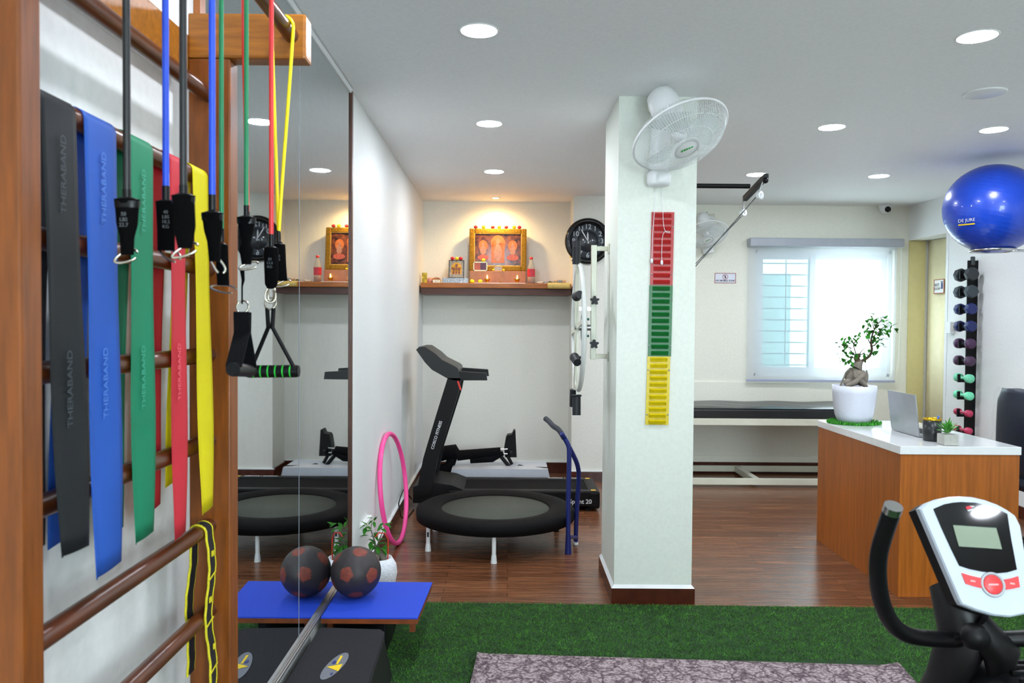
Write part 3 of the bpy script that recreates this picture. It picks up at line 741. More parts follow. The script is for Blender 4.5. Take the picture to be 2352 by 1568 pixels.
# aerobic step in front
sz = 0.19
st_ = thing('aerobic_step', 'black rubber topped step with yellow arrow logo beside the mirror', 'exercise step', (-0.62, 2.7, 0))
o_ = [(-0.74, 2.25), (-0.455, 2.25), (-0.478, 3.03), (-0.500, 3.06), (-0.74, 3.075)]
mbx = MB(); n = len(o_); low = [(x + (0.03 if x > -0.7 else 0), y, 0.0175) for x, y in o_]
mbx.add(low + [(x, y, sz - .03) for x, y in o_] , [list(range(n))] + [(i, (i + 1) % n, (i + 1) % n + n, i + n) for i in range(n)] + [list(range(n, 2 * n))]); mbx.build('body', mat('step_body', '09080B', 0.5, var=.1), st_)
MB().prism([(x, y, sz - .029) for x, y in o_], (0, 0, .029)).build('rubber_top', mat('step_rubber', '16141A', 0.9, var=.35, scale=240, bump=.4), st_)
lg = MB(); cl = onplane(769, 1529, Vector((0, 0, sz)), Vector((0, 0, 1)))
disc(lg, cl + Vector((0, 0, 0.001)), (1, -0.16, 0), (0.16, 1, 0), 0.030, 0.110, 0.0006); lg.build('logo_disc', mat('logo_grey', '6E7078', 0.6), st_)
P = lambda x, y: onplane(560 + x / 6.918, 1420 + y / 6.918, Vector((0, 0, sz + .0022)), Vector((0, 0, 1)))
lg = MB(); lg.prism([P(1320, 768), P(1572, 722), P(1500, 838)], (0, 0, .0006)); lg.prism([P(1462, 722), P(1492, 730), P(1575, 595), P(1540, 588)], (0, 0, .0006))
lg.build('logo_arrow', mat('logo_yellow', 'F0C800', 0.5), st_)
lg = MB(); lg.prism([P(1400, 700), P(1450, 660), P(1475, 700), P(1420, 730)], (0, 0, .0006)); lg.prism([P(1370, 870), P(1420, 860), P(1390, 905)], (0, 0, .0006)); lg.build('logo_swoosh', mat('logo_blue', '202C78', 0.5), st_)

# white pebble pot with ficus
pp = at(870, 1300, 4.10); ppx, ppy = -0.672, 4.05
pt = thing('potted_ficus', 'small ficus in a rough white round pot on the floor beside the pink hoop', 'potted plant', (ppx, ppy, 0))
MB().lathe([(0.05, 0.001), (0.070, 0.01), (0.090, 0.05), (0.098, 0.095), (0.092, 0.14), (0.070, 0.176), (0.062, 0.176), (0.060, 0.155), (0, 0.155)], (ppx, ppy, 0), seg=36).build('pot', mat('pebble_pot', 'E0E4EA', 0.7, var=.12, scale=90, bump=1.0), pt)
MB().lathe([(0.0605, 0.157), (0.04, 0.162), (0, 0.164)], (ppx, ppy, 0), seg=20).build('soil', soil, pt)
tr = MB()
for (dx, dy, r0) in ((-.03, .01, .012), (.03, -.01, .014), (.0, .03, .01), (-.005, -.03, .012)):
    tr.tube([(ppx + dx, ppy + dy, .140), (ppx + dx * .9, ppy + dy * .9, .175), (ppx + dx * .3, ppy + dy * .3, .20), (ppx - .012, ppy, .215)], [r0, r0 * 1.2, r0, .008], 10)
tr.tube([(ppx - .012, ppy, .21), (ppx - .020, ppy, .26), (ppx - .04, ppy, .32), (ppx - .035, ppy, .36)], [.009, .004, .0028, .0015], 8)
tr.tube([(ppx - .012, ppy, .21), (ppx + .005, ppy, .27), (ppx + .03, ppy, .33)], [.008, .0035, .0015], 8)
tr.build('trunk', bark, pt)
def leaf(mb, c, d, L, w, up=Vector((0, 0, 1))):
    c = Vector(c); d = Vector(d).normalized(); s__ = d.cross(up)
    s__ = s__.normalized() if s__.length > .01 else Vector((1, 0, 0)); nrm = s__.cross(d)
    A = c; B = c + d * L * .35 + s__ * w / 2 + nrm * w * .12; Bm = c + d * L * .4; Cc = c + d * L * .35 - s__ * w / 2 + nrm * w * .12; D = c + d * L * .75 + s__ * w * .33; E = c + d * L * .75 - s__ * w * .33; Ff = c + d * L - nrm * w * .15
    mb.add([A, B, Bm, Cc, D, E, Ff], [(0, 1, 2), (0, 2, 3), (1, 4, 2), (2, 4, 6), (2, 6, 5), (2, 5, 3)], True)
lv = MB()
for (cx_, cz_, sp_, k_, sz_) in ((-.055, .345, .02, 5, .045), (-.03, .37, .02, 4, .035), (-.035, .30, .025, 5, .05), (.03, .335, .03, 6, .045), (0.0, .255, .035, 9, .05), (.02, .22, .03, 5, .045), (-.05, .26, .015, 4, .045)):
    for _ in range(k_):
        c = (ppx + cx_ + random.uniform(-sp_, sp_) * .6, ppy + random.uniform(-sp_, sp_), cz_ + random.uniform(-sp_, sp_) * .6)
        leaf(lv, c, (random.uniform(-1, 1), random.uniform(-.8, .4), random.uniform(-.9, .5)), sz_, sz_ * .55)
lv.build('foliage', leaf_m, pt, fix=False)
MB().tube([(ppx - .01, ppy - .03, .29), (ppx + .005, ppy - .03, .312), (ppx + .035, ppy - .02, .308), (ppx + .05, ppy, .27), (ppx + .05, ppy, .19), (ppx + .045, ppy, .15)], .0035, 8).build('red_wire', mat('red_wire', 'D83A1E', 0.4), pt)

# hula hoop
hp = MB(); hc = Vector((-0.722, 4.93, 0.352)); hr = 0.341
u = Vector((.085, 1, -0.10)).normalized(); w = Vector((-0.105, .10, 1)); w = (w - u * w.dot(u)).normalized()
hp.tube([hc + u * hr * math.cos(a) + w * hr * math.sin(a) for a in [2 * PI * k / 64 for k in range(64)]], 0.0150, 12, closed=True)
tag(hp.build('hula_hoop', mat('hot_pink', 'FF4F9E', 0.35, var=.05)), 'bright pink plastic hula hoop leaning on the white wall', 'hula hoop')
# power cable by the skirting
cb = MB(); cb.tube([(-0.735, 5.95, .05), (-0.775, 5.80, .16), (-0.765, 5.55, .16), (-0.765, 5.45, .13), (-0.74, 5.40, .05), (-0.72, 5.5, .006), (-.70, 5.8, .006)], .004, 8)
tag(cb.build('power_cable', black_pl), 'black power cable looping up the white wall beside the hoop', 'cable')

# ================================================================ TRAMPOLINE
tx, ty, tz, trr = -0.080, 5.0, 0.215, 0.50
hoopfix = 0
tp = thing('trampoline', 'round black mini trampoline with white legs in front of the treadmill', 'trampoline', (tx, ty, 0))
MB().lathe([(0, 0.0), (0.352, 0.0), (0.352, -0.004), (0, -0.004)], (tx, ty, tz), seg=64).build('jump_mat', mat('jump_mat', '54564E', 0.9, var=.12, scale=300, bump=.2, spec=.1), tp)
MB().lathe([(0.345, 0.004), (0.36, 0.014), (0.42, 0.020), (0.48, 0.014), (0.503, 0.0), (0.507, -0.02), (0.504, -0.055), (0.498, -0.055), (0.49, -0.01), (0.36, -0.003), (0.345, 0.004)], (tx, ty, tz), seg=72).build('edge_pad', mat('pad_vinyl', '070708', 0.75, var=.2, scale=40, bump=.2, spec=.15), tp)
MB().tube([(tx + .485 * math.cos(a), ty + .485 * math.sin(a), tz - .022) for a in [2 * PI * k / 60 for k in range(60)]], .011, 10, closed=True).build('frame_ring', black_mt, tp)
lw = mat('leg_white', 'E2E4E4', 0.4)
for k, ang in enumerate((-90, -150, 30, 90, 150)):
    a = math.radians(ang); x, y = tx + .47 * math.cos(a), ty + .47 * math.sin(a)
    lgm = MB().cyl((x, y, .02), (x, y, tz - .03), .0125 if ang != 30 else .0125, 16).build('leg', lw if ang != 30 else black_mt, tp)
    MB().lathe([(.019, 0.001), (.018, .012), (.0145, .045), (.0128, .05)], (x, y, 0), seg=16).build('rubber_foot', lw if ang != 30 else black_mt, lgm)
    if ang == -150:
        MB().box(x - .006, x + .006, y - .0135, y - .012, .09, .12).build('sticker', ink, lgm)
bl_m = mat('handle_blue', '1E2C72', 0.35, 0.2)
def pth(pts): return [at(a, b, Yd) for a, b, Yd in pts]
def smooth(P, it=2):
    for _ in range(it):
        Q = [P[0]]
        for a, b in zip(P[:-1], P[1:]): Q += [a * .75 + b * .25, a * .25 + b * .75]
        P = Q + [P[-1]]
    return P
hb = MB(); hb.tube(smooth(pth([(1305, 1268, 4.73), (1305, 1150, 4.73), (1308, 1040, 4.73), (1306, 1022, 4.73), (1298, 1008, 4.73)])), .0145, 14)
hb.tube(smooth(pth([(1322, 1253, 4.93), (1324, 1180, 4.92), (1330, 1100, 4.90), (1328, 1068, 4.86), (1312, 1035, 4.80), (1298, 1008, 4.75), (1290, 995, 4.73)])), .0145, 14)
hb.tube(pth([(1305, 1233, 4.73), (1323, 1233, 4.92)]), .011, 10)
hbo = hb.build('handle_frame', bl_m, tp)
gp = at(1305, 1273, 4.73); MB().lathe([(.021, 0), (.018, .05), (.016, .11)], (gp.x, gp.y, 0.001), seg=16).build('rubber_foot', bl_m, hbo)
gp = at(1322, 1253, 4.93); MB().lathe([(.017, 0), (.013, .05)], (gp.x, gp.y, 0.001), seg=16).build('rubber_foot', lw, hbo)
MB().tube(smooth(pth([(1296, 1006, 4.74), (1284, 986, 4.78), (1268, 975, 4.85), (1253, 962, 4.90)][:2] + [(1270, 978, 4.82), (1262, 968, 4.86), (1253, 961, 4.90)])), .0165, 14).build('foam_grip', mat('grey_foam', '3A3C42', 0.8, var=.5, scale=6), hbo)

# ================================================================ TREADMILL
ya, yb_ = 5.80, 6.32
tm = thing('treadmill', 'black home treadmill standing behind the trampoline', 'treadmill', (0, 6.05, 0))
def xzp(pts, Y): return [Vector((at(a, b, Y).x, Y, at(a, b, Y).z)) for a, b in pts]
dk_ = MB(); dk_.box(-0.60, 0.66, ya + .06, yb_ - .06, 0.075, 0.135, .01); dk_.build('running_deck', black_pl, tm)
MB().box(-0.40, 0.655, ya + .085, yb_ - .085, 0.1355, 0.141).build('running_belt', mat('belt', '0C0C0E', 0.8, var=.15, scale=200, spec=.15), tm)
for (y0, y1) in ((ya, ya + .075), (yb_ - .075, yb_)):
    MB().box(-0.45, 0.672, y0, y1, 0.035, 0.152, .012).build('side_rail', mat('rail_black', '08080A', 0.45, var=.1, spec=.25), tm)
ec = MB(); ec.box(0.60, 0.685, ya - .004, yb_ + .004, 0.018, 0.150, .02); ec.build('end_cap', black_pl, tm)
hd = MB(); hd.prism([(-.77 + .06, ya + .02, .05), (-.40, ya + .02, .05), (-.33, ya + .02, .15), (-.42, ya + .02, .185), (-.60, ya + .02, .21), (-.71, ya + .02, .17)], (0, yb_ - ya - .04, 0)); hd.build('motor_hood', mat('hood_black', '0A0A0C', 0.45, var=.1, spec=.25), tm)
ft = MB(); ft.box(-.66, -.58, ya, yb_, 0.001, .05, .006); ft.box(.58, .62, ya + .02, ya + .06, .001, .02); ft.box(.58, .62, yb_ - .06, yb_ - .02, .001, .02); ft.build('foot', black_pl, tm)
for Y_ in (ya, yb_ - .045):
    c_ = MB(); P_ = xzp([(1028, 868), (1059, 868), (1052, 905), (1006, 1050), (990, 1135), (955, 1140), (972, 1052), (1000, 958)], ya)
    c_.prism([(p.x, Y_, max(p.z, .05)) for p in P_], (0, .045, 0)); c_.build('upright', black_mt, tm)
cons = [(955.5, 803), (963, 796), (976.5, 796.4), (1000, 812), (1015, 826), (1045, 841), (1052, 846), (1058, 874), (1040, 873), (1026, 868), (992, 849), (976, 832)]
cm = MB(); cm.prism(xzp(cons, ya), (0, yb_ - ya, 0)); co_ = cm.build('console', mat('console_black', '0D0E10', 0.35, var=.05), tm)
tl = [Vector((p.x, 0, p.z)) for p in xzp([(968, 799), (1012, 829)], ya)]
d_ = (tl[1] - tl[0]); cm = MB(); cm.obox((tl[0] + tl[1]) / 2 + Vector((0, (ya + yb_) / 2, .003)), d_, (0, 1, 0), d_.cross(Vector((0, 1, 0))), d_.length / 2 * .85, .2, .003); cm.build('display_panel', mat('console_panel', '50524E', 0.25, var=.3, scale=14), co_)
for Y_ in (ya + .005, yb_ - .05):
    P_ = xzp([(1045, 852), (1117, 857), (1119, 873.5), (1050, 873.5)], ya)
    h_ = MB(); h_.prism([(p.x, Y_, p.z) for p in P_], (0, .045, 0)); h_.build('handrail', black_foam, tm)
kx = at(1052, 885, ya)
MB().obox((kx.x + .01, ya - .004, kx.z), (.35, 0, -1), (1, 0, .35), (0, 1, 0), .035, .006, .004).build('safety_key', mat('key_red', 'E03020', 0.4), tm)
p0_, p1_ = at(996, 1020, ya), at(1010, 975, ya)
dd = (p1_ - p0_).normalized()
text('COSCO FITNESS', 0.030, (Vector((at(1003, 999, ya).x, ya - .001, at(1003, 999, ya).z))), (dd.x, 0, dd.z), (-dd.z, 0, dd.x), 'lettering', white_ink, tm, bold=.0006)
pS = at(1333, 1157, ya)
text('Sprint 20', 0.046, (pS.x, ya - .0055, 0.074), (1, 0, 0), (0, 0, 1), 'lettering', white_ink, tm, bold=.0008)
pS = at(1300, 1113, 6.12)
text('COSCO / FITNESS', 0.034, (pS.x, yb_ - .035, .1535), (1, 0, 0), (0, 1, 0), 'lettering', white_ink, tm, bold=.001)
wl_ = MB(); wl_.box(.62, .655, ya + .02, ya + .055, .1522, .1535); wl_.box(.62, .655, yb_ - .055, yb_ - .02, .1522, .1535); wl_.build('warning_sticker', mat('warn', 'E0B030', .5), tm)

# ================================================================ knee therapy machine on a silver base
kt = thing('knee_therapy_machine', 'black leg cradle machine on a silver base behind the treadmill', 'therapy machine', (-.05, 6.7, 0))
kx0, kx1 = at(1032, 1092, 6.46).x, at(1264, 1092, 6.46).x
kb = MB(); zt = .19
kb.prism([(kx0, 6.46, .10), (kx1, 6.46, .10), (kx1 - .02, 6.46, zt), (kx0 + .02, 6.46, zt)], (0, .36, 0)); kb.build('base', mat('silver_paint', 'CCD0D8', 0.35, .2), kt)
kf = MB(); kf.box(kx0 + .04, kx1 - .04, 6.49, 6.80, .001, .10); kf.build('stand', black_pl, kt)
K = lambda a, b: at(a, b, 6.62)
kc = MB(); kc.tube([K(990, 1050), K(1010, 1042), K(1045, 1036), K(1055, 1048)], [.05, .065, .06, .03], 12)
kc.tube([K(1050, 1046), K(1150, 1036)], [.045, .035], 12); kc.tube([K(1080, 1056), K(1130, 1052), K(1156, 1040)], [.03, .035, .02], 10)
kc.tube([K(1000, 1080), K(1030, 1075), K(1040, 1050)], [.05, .05, .04], 10); kc.build('leg_cradle', black_fab, kt)
kr = MB(); kr.tube([K(1146, 1032), K(1166, 1031)], .006, 8); kr.tube([K(1146, 1042), K(1170, 1042)], .006, 8); kr.build('steel_rod', chrome, kt)
kp = MB(); kp.prism([K(1158, 1030), K(1162, 1006), K(1165, 1000), K(1176, 998), K(1180, 989), K(1184, 990), K(1187, 1050), K(1160, 1050)], (0, .12, 0)); kp.build('foot_plate', black_pl, kt)
kl = MB(); kl.tube([K(1148, 1045), K(1172, 1074)], .016, 8); kl.tube([K(1165, 1045), K(1176, 1066)], .014, 8); kl.ball(K(1173, 1040), .03, 14, 8); kl.build('support_link', black_mt, kt)
kq = MB(); kq.tube(smooth([K(1140, 1074), K(1190, 1073), K(1190, 1066), K(1210, 1072), Vector((kx1 - .02, 6.50, .197))]), .004, 6); kq.build('cable', black_pl, kt)

# ================================================================ SHELF + contents
SX0, SX1, SY = -0.785, 0.545, 6.93
sh = thing('wall_shelf', 'dark brown floating shelf filling the niche under the framed picture', 'shelf', (-.12, 7.1, 1.665))
z_t = at(1130, 650, SY).z
MB().box(SX0, SX1, SY, YN - .001, z_t - .045, z_t, .006).build('top_board', shelf_m, sh)
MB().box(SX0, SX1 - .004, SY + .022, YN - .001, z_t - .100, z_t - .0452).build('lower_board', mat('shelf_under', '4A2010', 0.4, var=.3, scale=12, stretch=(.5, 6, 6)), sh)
ZS = z_t
def sx_(px, Y=7.05): return at(px, 640, Y).x
# altar plinth
pl_y0 = 7.10
MB_ = MB().box(sx_(1078, pl_y0), sx_(1208, pl_y0), pl_y0, 7.28, ZS, at(1140, 622, pl_y0).z, .004)
zpl = at(1140, 622, pl_y0).z
tag(MB_.build('picture_plinth', mat('plinth', 'A8714C', 0.4, var=.12)), 'brown box plinth on the shelf holding up the large framed picture', 'plinth')
# big framed picture, leaning
fx0, fx1 = sx_(1077, 7.15), sx_(1209, 7.15); zt_ = at(1140, 525, 7.22).z
pf = thing('framed_picture', 'large ornate gold framed picture with flowers on top in the niche', 'picture', ((fx0 + fx1) / 2, 7.2, zpl))
tilt = Matrix.Translation((0, 7.16, zpl + .0015)) @ Matrix.Rotation(math.radians(-8), 4, 'X') @ Matrix.Translation((0, -7.16, -zpl))
hF = (zt_ - zpl); bwf = 0.048
fm = MB()
for (a, b, c_, d) in ((fx0, fx0 + bwf, 0, hF), (fx1 - bwf, fx1, 0, hF), (fx0 + bwf, fx1 - bwf, 0, bwf), (fx0 + bwf, fx1 - bwf, hF - bwf, hF)): fm.box(a, b, 7.145, 7.175, zpl + c_, zpl + d, .008)
fm.xf(tilt).build('frame', gold, pf)
bm2 = MB(); nb_ = 44
for k in range(nb_):
    q = k / (nb_ - 1); x = fx0 + bwf + q * (fx1 - fx0 - 2 * bwf)
    for zz in (bwf, hF - bwf): bm2.ball((x, 7.150, zpl + zz), .0042, 6, 4)
for k in range(30):
    q = k / 29; zz = bwf + q * (hF - 2 * bwf)
    for x in (fx0 + bwf, fx1 - bwf): bm2.ball((x, 7.150, zpl + zz), .0042, 6, 4)
bm2.xf(tilt).build('beaded_liner', mat('bead_gold', 'E8C878', 0.3, .6), pf)
def pic_mat():
    m = bpy.data.materials.new('devotional_print'); m.use_nodes = True; nt = m.node_tree; b = nt.nodes['Principled BSDF']; b.inputs['Roughness'].default_value = .25
    N, L = nt.nodes.new, nt.links.new; tc = N('ShaderNodeTexCoord'); n = N('ShaderNodeTexNoise'); n.inputs['Scale'].default_value = 22; n.inputs['Detail'].default_value = 4; L(tc.outputs['Object'], n.inputs[0])
    r = N('ShaderNodeValToRGB'); r.color_ramp.elements[0].color = rgb('2A1418'); r.color_ramp.elements[1].color = rgb('7C4428'); r.color_ramp.elements[0].position = .35; r.color_ramp.elements[1].position = .7
    L(n.outputs[0], r.inputs[0]); L(r.outputs[0], b.inputs['Base Color']); return m
MB().box(fx0 + bwf, fx1 - bwf, 7.158, 7.165, zpl + bwf, zpl + hF - bwf).xf(tilt).build('print', pic_mat(), pf)
cxp = (fx0 + fx1) / 2; ymid = 7.1565
ar = MB(); shp = MB(); sh3 = MB()
def fl_disc(mb, x, z, rx, rz, y=ymid): disc(mb, (x, y, zpl + z), (1, 0, 0), (0, 0, 1), rx, rz, .0008, 20)
fl_disc(ar, cxp, .26, .066, .075); ar.box(cxp - .060, cxp + .060, ymid - .0008, ymid, zpl + .075, zpl + .26)
for dx in (-.135, .135): fl_disc(ar, cxp + dx, .235, .042, .052)
ar.xf(tilt).build('orange_halo', mat('halo_orange', 'A85A20', 0.4, var=.3, scale=60), pf)
fl_disc(shp, cxp, .17, .036, .085, ymid - .001); fl_disc(shp, cxp, .275, .018, .024, ymid - .001)
fl_disc(shp, cxp - .135, .19, .030, .042, ymid - .001); fl_disc(shp, cxp - .135, .245, .014, .018, ymid - .001)
fl_disc(shp, cxp + .135, .19, .026, .045, ymid - .001); fl_disc(shp, cxp + .135, .245, .012, .018, ymid - .001)
shp.xf(tilt).build('figure_shapes', mat('figure_tone', '9C6C58', 0.4, var=.5, scale=120), pf)
fl_disc(sh3, cxp - .135, .125, .052, .026, ymid - .0016); fl_disc(sh3, cxp + .135, .125, .055, .028, ymid - .0016)
sh3.xf(tilt).build('seat_shapes', mat('lotus_tone', 'A84C34', 0.4, var=.4, scale=90), pf)
# flowers on the frame
topY = (tilt @ Vector((0, 7.16, zpl + hF)))
fr_, fy_ = mat('flower_red', 'C01828', 0.6, var=.3, scale=200), mat('flower_yellow', 'F2D41C', 0.6, var=.2, scale=200)
fl0 = {}
def flower(x, y, z, col, r, lb, grp):
    key = (col, round(r, 3))
    mb = MB(); mb.ball((0, 0, r * .78), r, 14, 8, (1, 1, .8), rough=.13)
    if key in fl0: o = fl0[key].copy(); COL.objects.link(o); o.location = (x, y, z)
    else:
        o = mb.build('marigold_flower' if col == 'y' else 'rose_flower', fr_ if col == 'r' else fy_); fl0[key] = o; o.location = (x, y, z)
    o['label'] = lb; o['category'] = 'flower'; o['group'] = grp
for px, col, lb in ((1092, 'r', 'red flower on the top left corner of the large gold frame'), (1110, 'y', 'yellow flower on the large frame, beside the first red one'), (1131, 'r', 'small red flower at the top middle of the large gold frame'),
                    (1146, 'y', 'yellow flower just right of the middle on the large frame'), (1162, 'r', 'red flower between two yellow ones on the large frame'), (1180, 'y', 'yellow flower beside the red one near the large frame top right'), (1192, 'r', 'red flower on the top right corner of the large gold frame')):
    flower(sx_(px, topY.y), topY.y, topY.z + .001, col, .0185 if col == 'r' else .019, lb, 'flowers on the picture frames')
# small framed picture on foil box
foil = MB(); fb0, fb1 = sx_(1016, 6.98), sx_(1076, 6.98); zf = at(1046, 638, 6.98).z
foil.box(fb0, fb1, 6.98, 7.16, ZS, zf, .003); tag(foil.build('foil_box', mat('foil', '9A9C9E', 0.3, .9, var=.2, scale=70, bump=.8)), 'silver foil wrapped flat box under the small framed picture', 'box')
s0, s1_ = sx_(1031, 7.08), sx_(1066, 7.08); zs1 = at(1048, 598, 7.10).z; hS = zs1 - zf
t2 = Matrix.Translation((0, 7.06, zf + .0012)) @ Matrix.Rotation(math.radians(-8), 4, 'X') @ Matrix.Translation((0, -7.06, -zf))
sf = thing('framed_picture', 'small dark framed picture standing on the foil box', 'picture', ((s0 + s1_) / 2, 7.07, zf))
fm = MB()
for (a, b, c_, d) in ((s0, s0 + .007, 0, hS), (s1_ - .007, s1_, 0, hS), (s0, s1_, 0, .007), (s0, s1_, hS - .007, hS)): fm.box(a, b, 7.05, 7.06, zf + c_, zf + d)
fm.xf(t2).build('frame', mat('dark_frame', '2A2420', 0.4), sf)
MB().box(s0 + .007, s1_ - .007, 7.053, 7.058, zf + .007, zf + hS - .007).xf(t2).build('print', mat('print_pale', 'A89A88', .4, var=.4, scale=80), sf)
ar = MB(); c__ = (s0 + s1_) / 2; disc(ar, (c__, 7.0525, zf + hS * .60), (1, 0, 0), (0, 0, 1), .046, .045, .001, 20); ar.box(c__ - .046, c__ + .046, 7.0515, 7.0525, zf + .035, zf + hS * .6); ar.xf(t2).build('arch_shape', mat('arch_yellow', 'E0A020', .4, var=.3, scale=90), sf)
ar = MB()
for dx, dz in ((-.026, .05), (.026, .05), (0, .05), (0, .085), (-.026, .082), (.026, .082), (0, .115)): ar.box(c__ + dx - .009, c__ + dx + .009, 7.050, 7.0515, zf + dz - .012, zf + dz + .012)
ar.xf(t2).build('inset_shapes', mat('inset_tone', '8A4A3A', .4, var=.5, scale=120), sf)
tt = t2 @ Vector((0, 7.055, zf + hS))
for px, col, lb in ((1039, 'r', 'red flower on the left of the small dark frame'), (1049, 'y', 'yellow flower on the middle of the small dark frame'), (1058, 'r', 'red flower on the right of the small dark frame')):
    flower(sx_(px, tt.y), tt.y, tt.z + .001, col, .0175 if col == 'r' else .018, lb, 'flowers on the picture frames')
# double photo frame
d0, d1_ = sx_(1087, 7.11), sx_(1119, 7.11); zd = at(1103, 622, 7.11).z; zd1 = at(1103, 601, 7.11).z
df = thing('photo_frame', 'little silver edged double photo frame before the large picture', 'photo frame', ((d0 + d1_) / 2, 7.12, zpl))
fm = MB(); hh = zd1 - zpl; yy0 = 7.108
for (a, b, c_, d) in ((d0, d0 + .008, 0, hh), (d1_ - .008, d1_, 0, hh), (d0, d1_, 0, .008), (d0, d1_, hh - .008, hh)): fm.box(a, b, yy0, yy0 + .01, zpl + c_, zpl + d)
fm.build('frame', mat('silver_frame', 'D8D0A8', .3, .6), df)
mid = (d0 + d1_) / 2
MB().box(d0 + .008, mid, yy0 + .002, yy0 + .008, zpl + .008, zpl + hh - .008).build('photo', mat('photo_a', 'B85A40', .4, var=.4, scale=120), df)
MB().box(mid, d1_ - .008, yy0 + .002, yy0 + .008, zpl + .008, zpl + hh - .008).build('photo', mat('photo_b', '5A3048', .4, var=.5, scale=120), df)
flower(sx_(1110, 7.113), 7.113, zd1 + .001, 'y', .018, 'yellow flower on top of the little double photo frame', 'flowers on the picture frames')
# tiny frame
m0, m1 = sx_(1135, 7.112), sx_(1153, 7.112); zm1 = at(1144, 611, 7.112).z
tf = thing('photo_frame', 'tiny pale photo frame between two yellow flowers on the plinth', 'photo frame', ((m0 + m1) / 2, 7.112, zpl))
fm = MB(); hh = zm1 - zpl
for (a, b, c_, d) in ((m0, m0 + .005, 0, hh), (m1 - .005, m1, 0, hh), (m0, m1, 0, .005), (m0, m1, hh - .005, hh)): fm.box(a, b, 7.108, 7.115, zpl + c_, zpl + d)
fm.build('frame', mat('tiny_frame', 'D8B070', .4), tf); MB().box(m0 + .005, m1 - .005, 7.110, 7.114, zpl + .005, zpl + hh - .005).build('photo', mat('photo_c', 'B0A8A0', .4, var=.4, scale=120), tf)
flower(sx_(1137, 7.104) - .014, 7.122, zpl + .001, 'y', .011, 'yellow flower left of the tiny photo frame', 'flowers on the plinth')
flower(sx_(1150, 7.104) + .026, 7.122, zpl + .001, 'y', .011, 'yellow flower right of the tiny photo frame', 'flowers on the plinth')
flower(sx_(1103, 7.0), 7.0, ZS + .001, 'y', .021, 'large yellow marigold on the shelf front beside a brass lamp', 'flowers on the shelf')
flower(sx_(1084, 7.06), 7.06, ZS + .001, 'y', .0235, 'large yellow marigold against the plinth corner by the foil box', 'flowers on the shelf')
# oil lamps
flame_m = mat('flame', 'FFFFFF', .5, emit='FFB040', es=14)
for px, lb in ((1119, 'brass oil lamp with lit flame under the left part of the gold frame'), (1188, 'brass oil lamp with lit flame beside the red labelled bottle')):
    x = sx_(px, 7.02); L_ = thing('oil_lamp', lb, 'oil lamp', (x, 7.02, ZS), 'brass oil lamps on the shelf')
    MB().lathe([(.016, 0), (.014, .006), (.006, .014), (.02, .028), (.027, .040), (.024, .044), (.018, .034), (0, .032)], (x, 7.02, ZS), seg=20).build('bowl', brass, L_)
    MB().lathe([(.001, .042), (.0055, .050), (.0045, .058), (.0005, .078)], (x, 7.02, ZS), seg=10).build('flame', flame_m, L_)
x = sx_(1150, 7.02); L_ = thing('incense_holder', 'tiny brass incense holder between the two oil lamps', 'incense holder', (x, 7.02, ZS))
MB().lathe([(.012, 0), (.010, .006), (.004, .012), (.006, .022), (0, .024)], (x, 7.02, ZS), seg=14).build('cup', brass, L_); MB().cyl((x, 7.02, ZS + .022), (x, 7.02, ZS + .055), .002, 6).build('cone', mat('incense', 'C8A040', .6), L_)
MB_ = MB().box(sx_(1090, 6.965), sx_(1207, 6.965), 6.94, 6.985, ZS, ZS + .004); tag(MB_.build('metal_tray', mat('tray_pale', 'D8C8B8', .3, .5)), 'thin pale tray strip along the shelf front under the lamps', 'tray')
# bottle
x = sx_(1220, 7.06); bo = thing('plastic_bottle', 'clear plastic bottle with red cap and red label on the shelf', 'bottle', (x, 7.06, ZS))
MB().lathe([(.030, .001), (.034, .006), (.034, .06), (.032, .075), (.034, .13), (.030, .155), (.016, .20), (.0135, .205), (.0135, .225), (0, .225)], (x, 7.06, ZS), seg=24).build('body', bottle_glass, bo)
MB().lathe([(.0355, .065), (.0355, .135)], (x, 7.06, ZS), seg=24).build('label', mat('label_red', 'C02838', .4, var=.25, scale=60), bo)
MB().lathe([(.0, .003), (.033, .003), (.033, .055), (0, .055)], (x, 7.06, ZS), seg=24).build('liquid', mat('dark_liquid', '7A3414', .2), bo)
MB().lathe([(.015, .222), (.0155, .226), (.0155, .242), (0, .243)], (x, 7.06, ZS), seg=20).build('cap', mat('cap_red', 'D02020', .4), bo)
# little boxes at the left end
tag(MB().box(sx_(969, 7.0), sx_(980, 7.0), 7.0, 7.05, ZS, at(974, 626, 7.0).z, .002).build('small_carton', mat('carton', 'B8A020', .5, var=.7, scale=40)), 'yellow and black small carton at the shelf end by the wall', 'carton')
pk = MB().ball((sx_(988, 7.1), 7.1, ZS + .028), .034, 14, 8, (1, .7, .8), rough=.1); tag(pk.build('paper_packet', mat('pink_packet', 'E8A898', .6, var=.2)), 'crumpled pink packet behind the yellow carton', 'packet')
tag(MB().box(sx_(994, 7.0), sx_(1011, 7.0), 6.99, 7.04, ZS, ZS + .030, .003).build('match_box', mat('match_box', 'E0D8C0', .5, var=.3, scale=60)), 'small white box left of the foil box', 'box')
pk = MB().ball((sx_(1001, 7.08), 7.09, ZS + .026), .038, 14, 8, (1.2, .6, .75), rough=.15); tag(pk.build('paper_bundle', mat('tan_bundle', 'B87848', .7, var=.4, scale=60)), 'tan paper bundle behind the small white box', 'bundle')
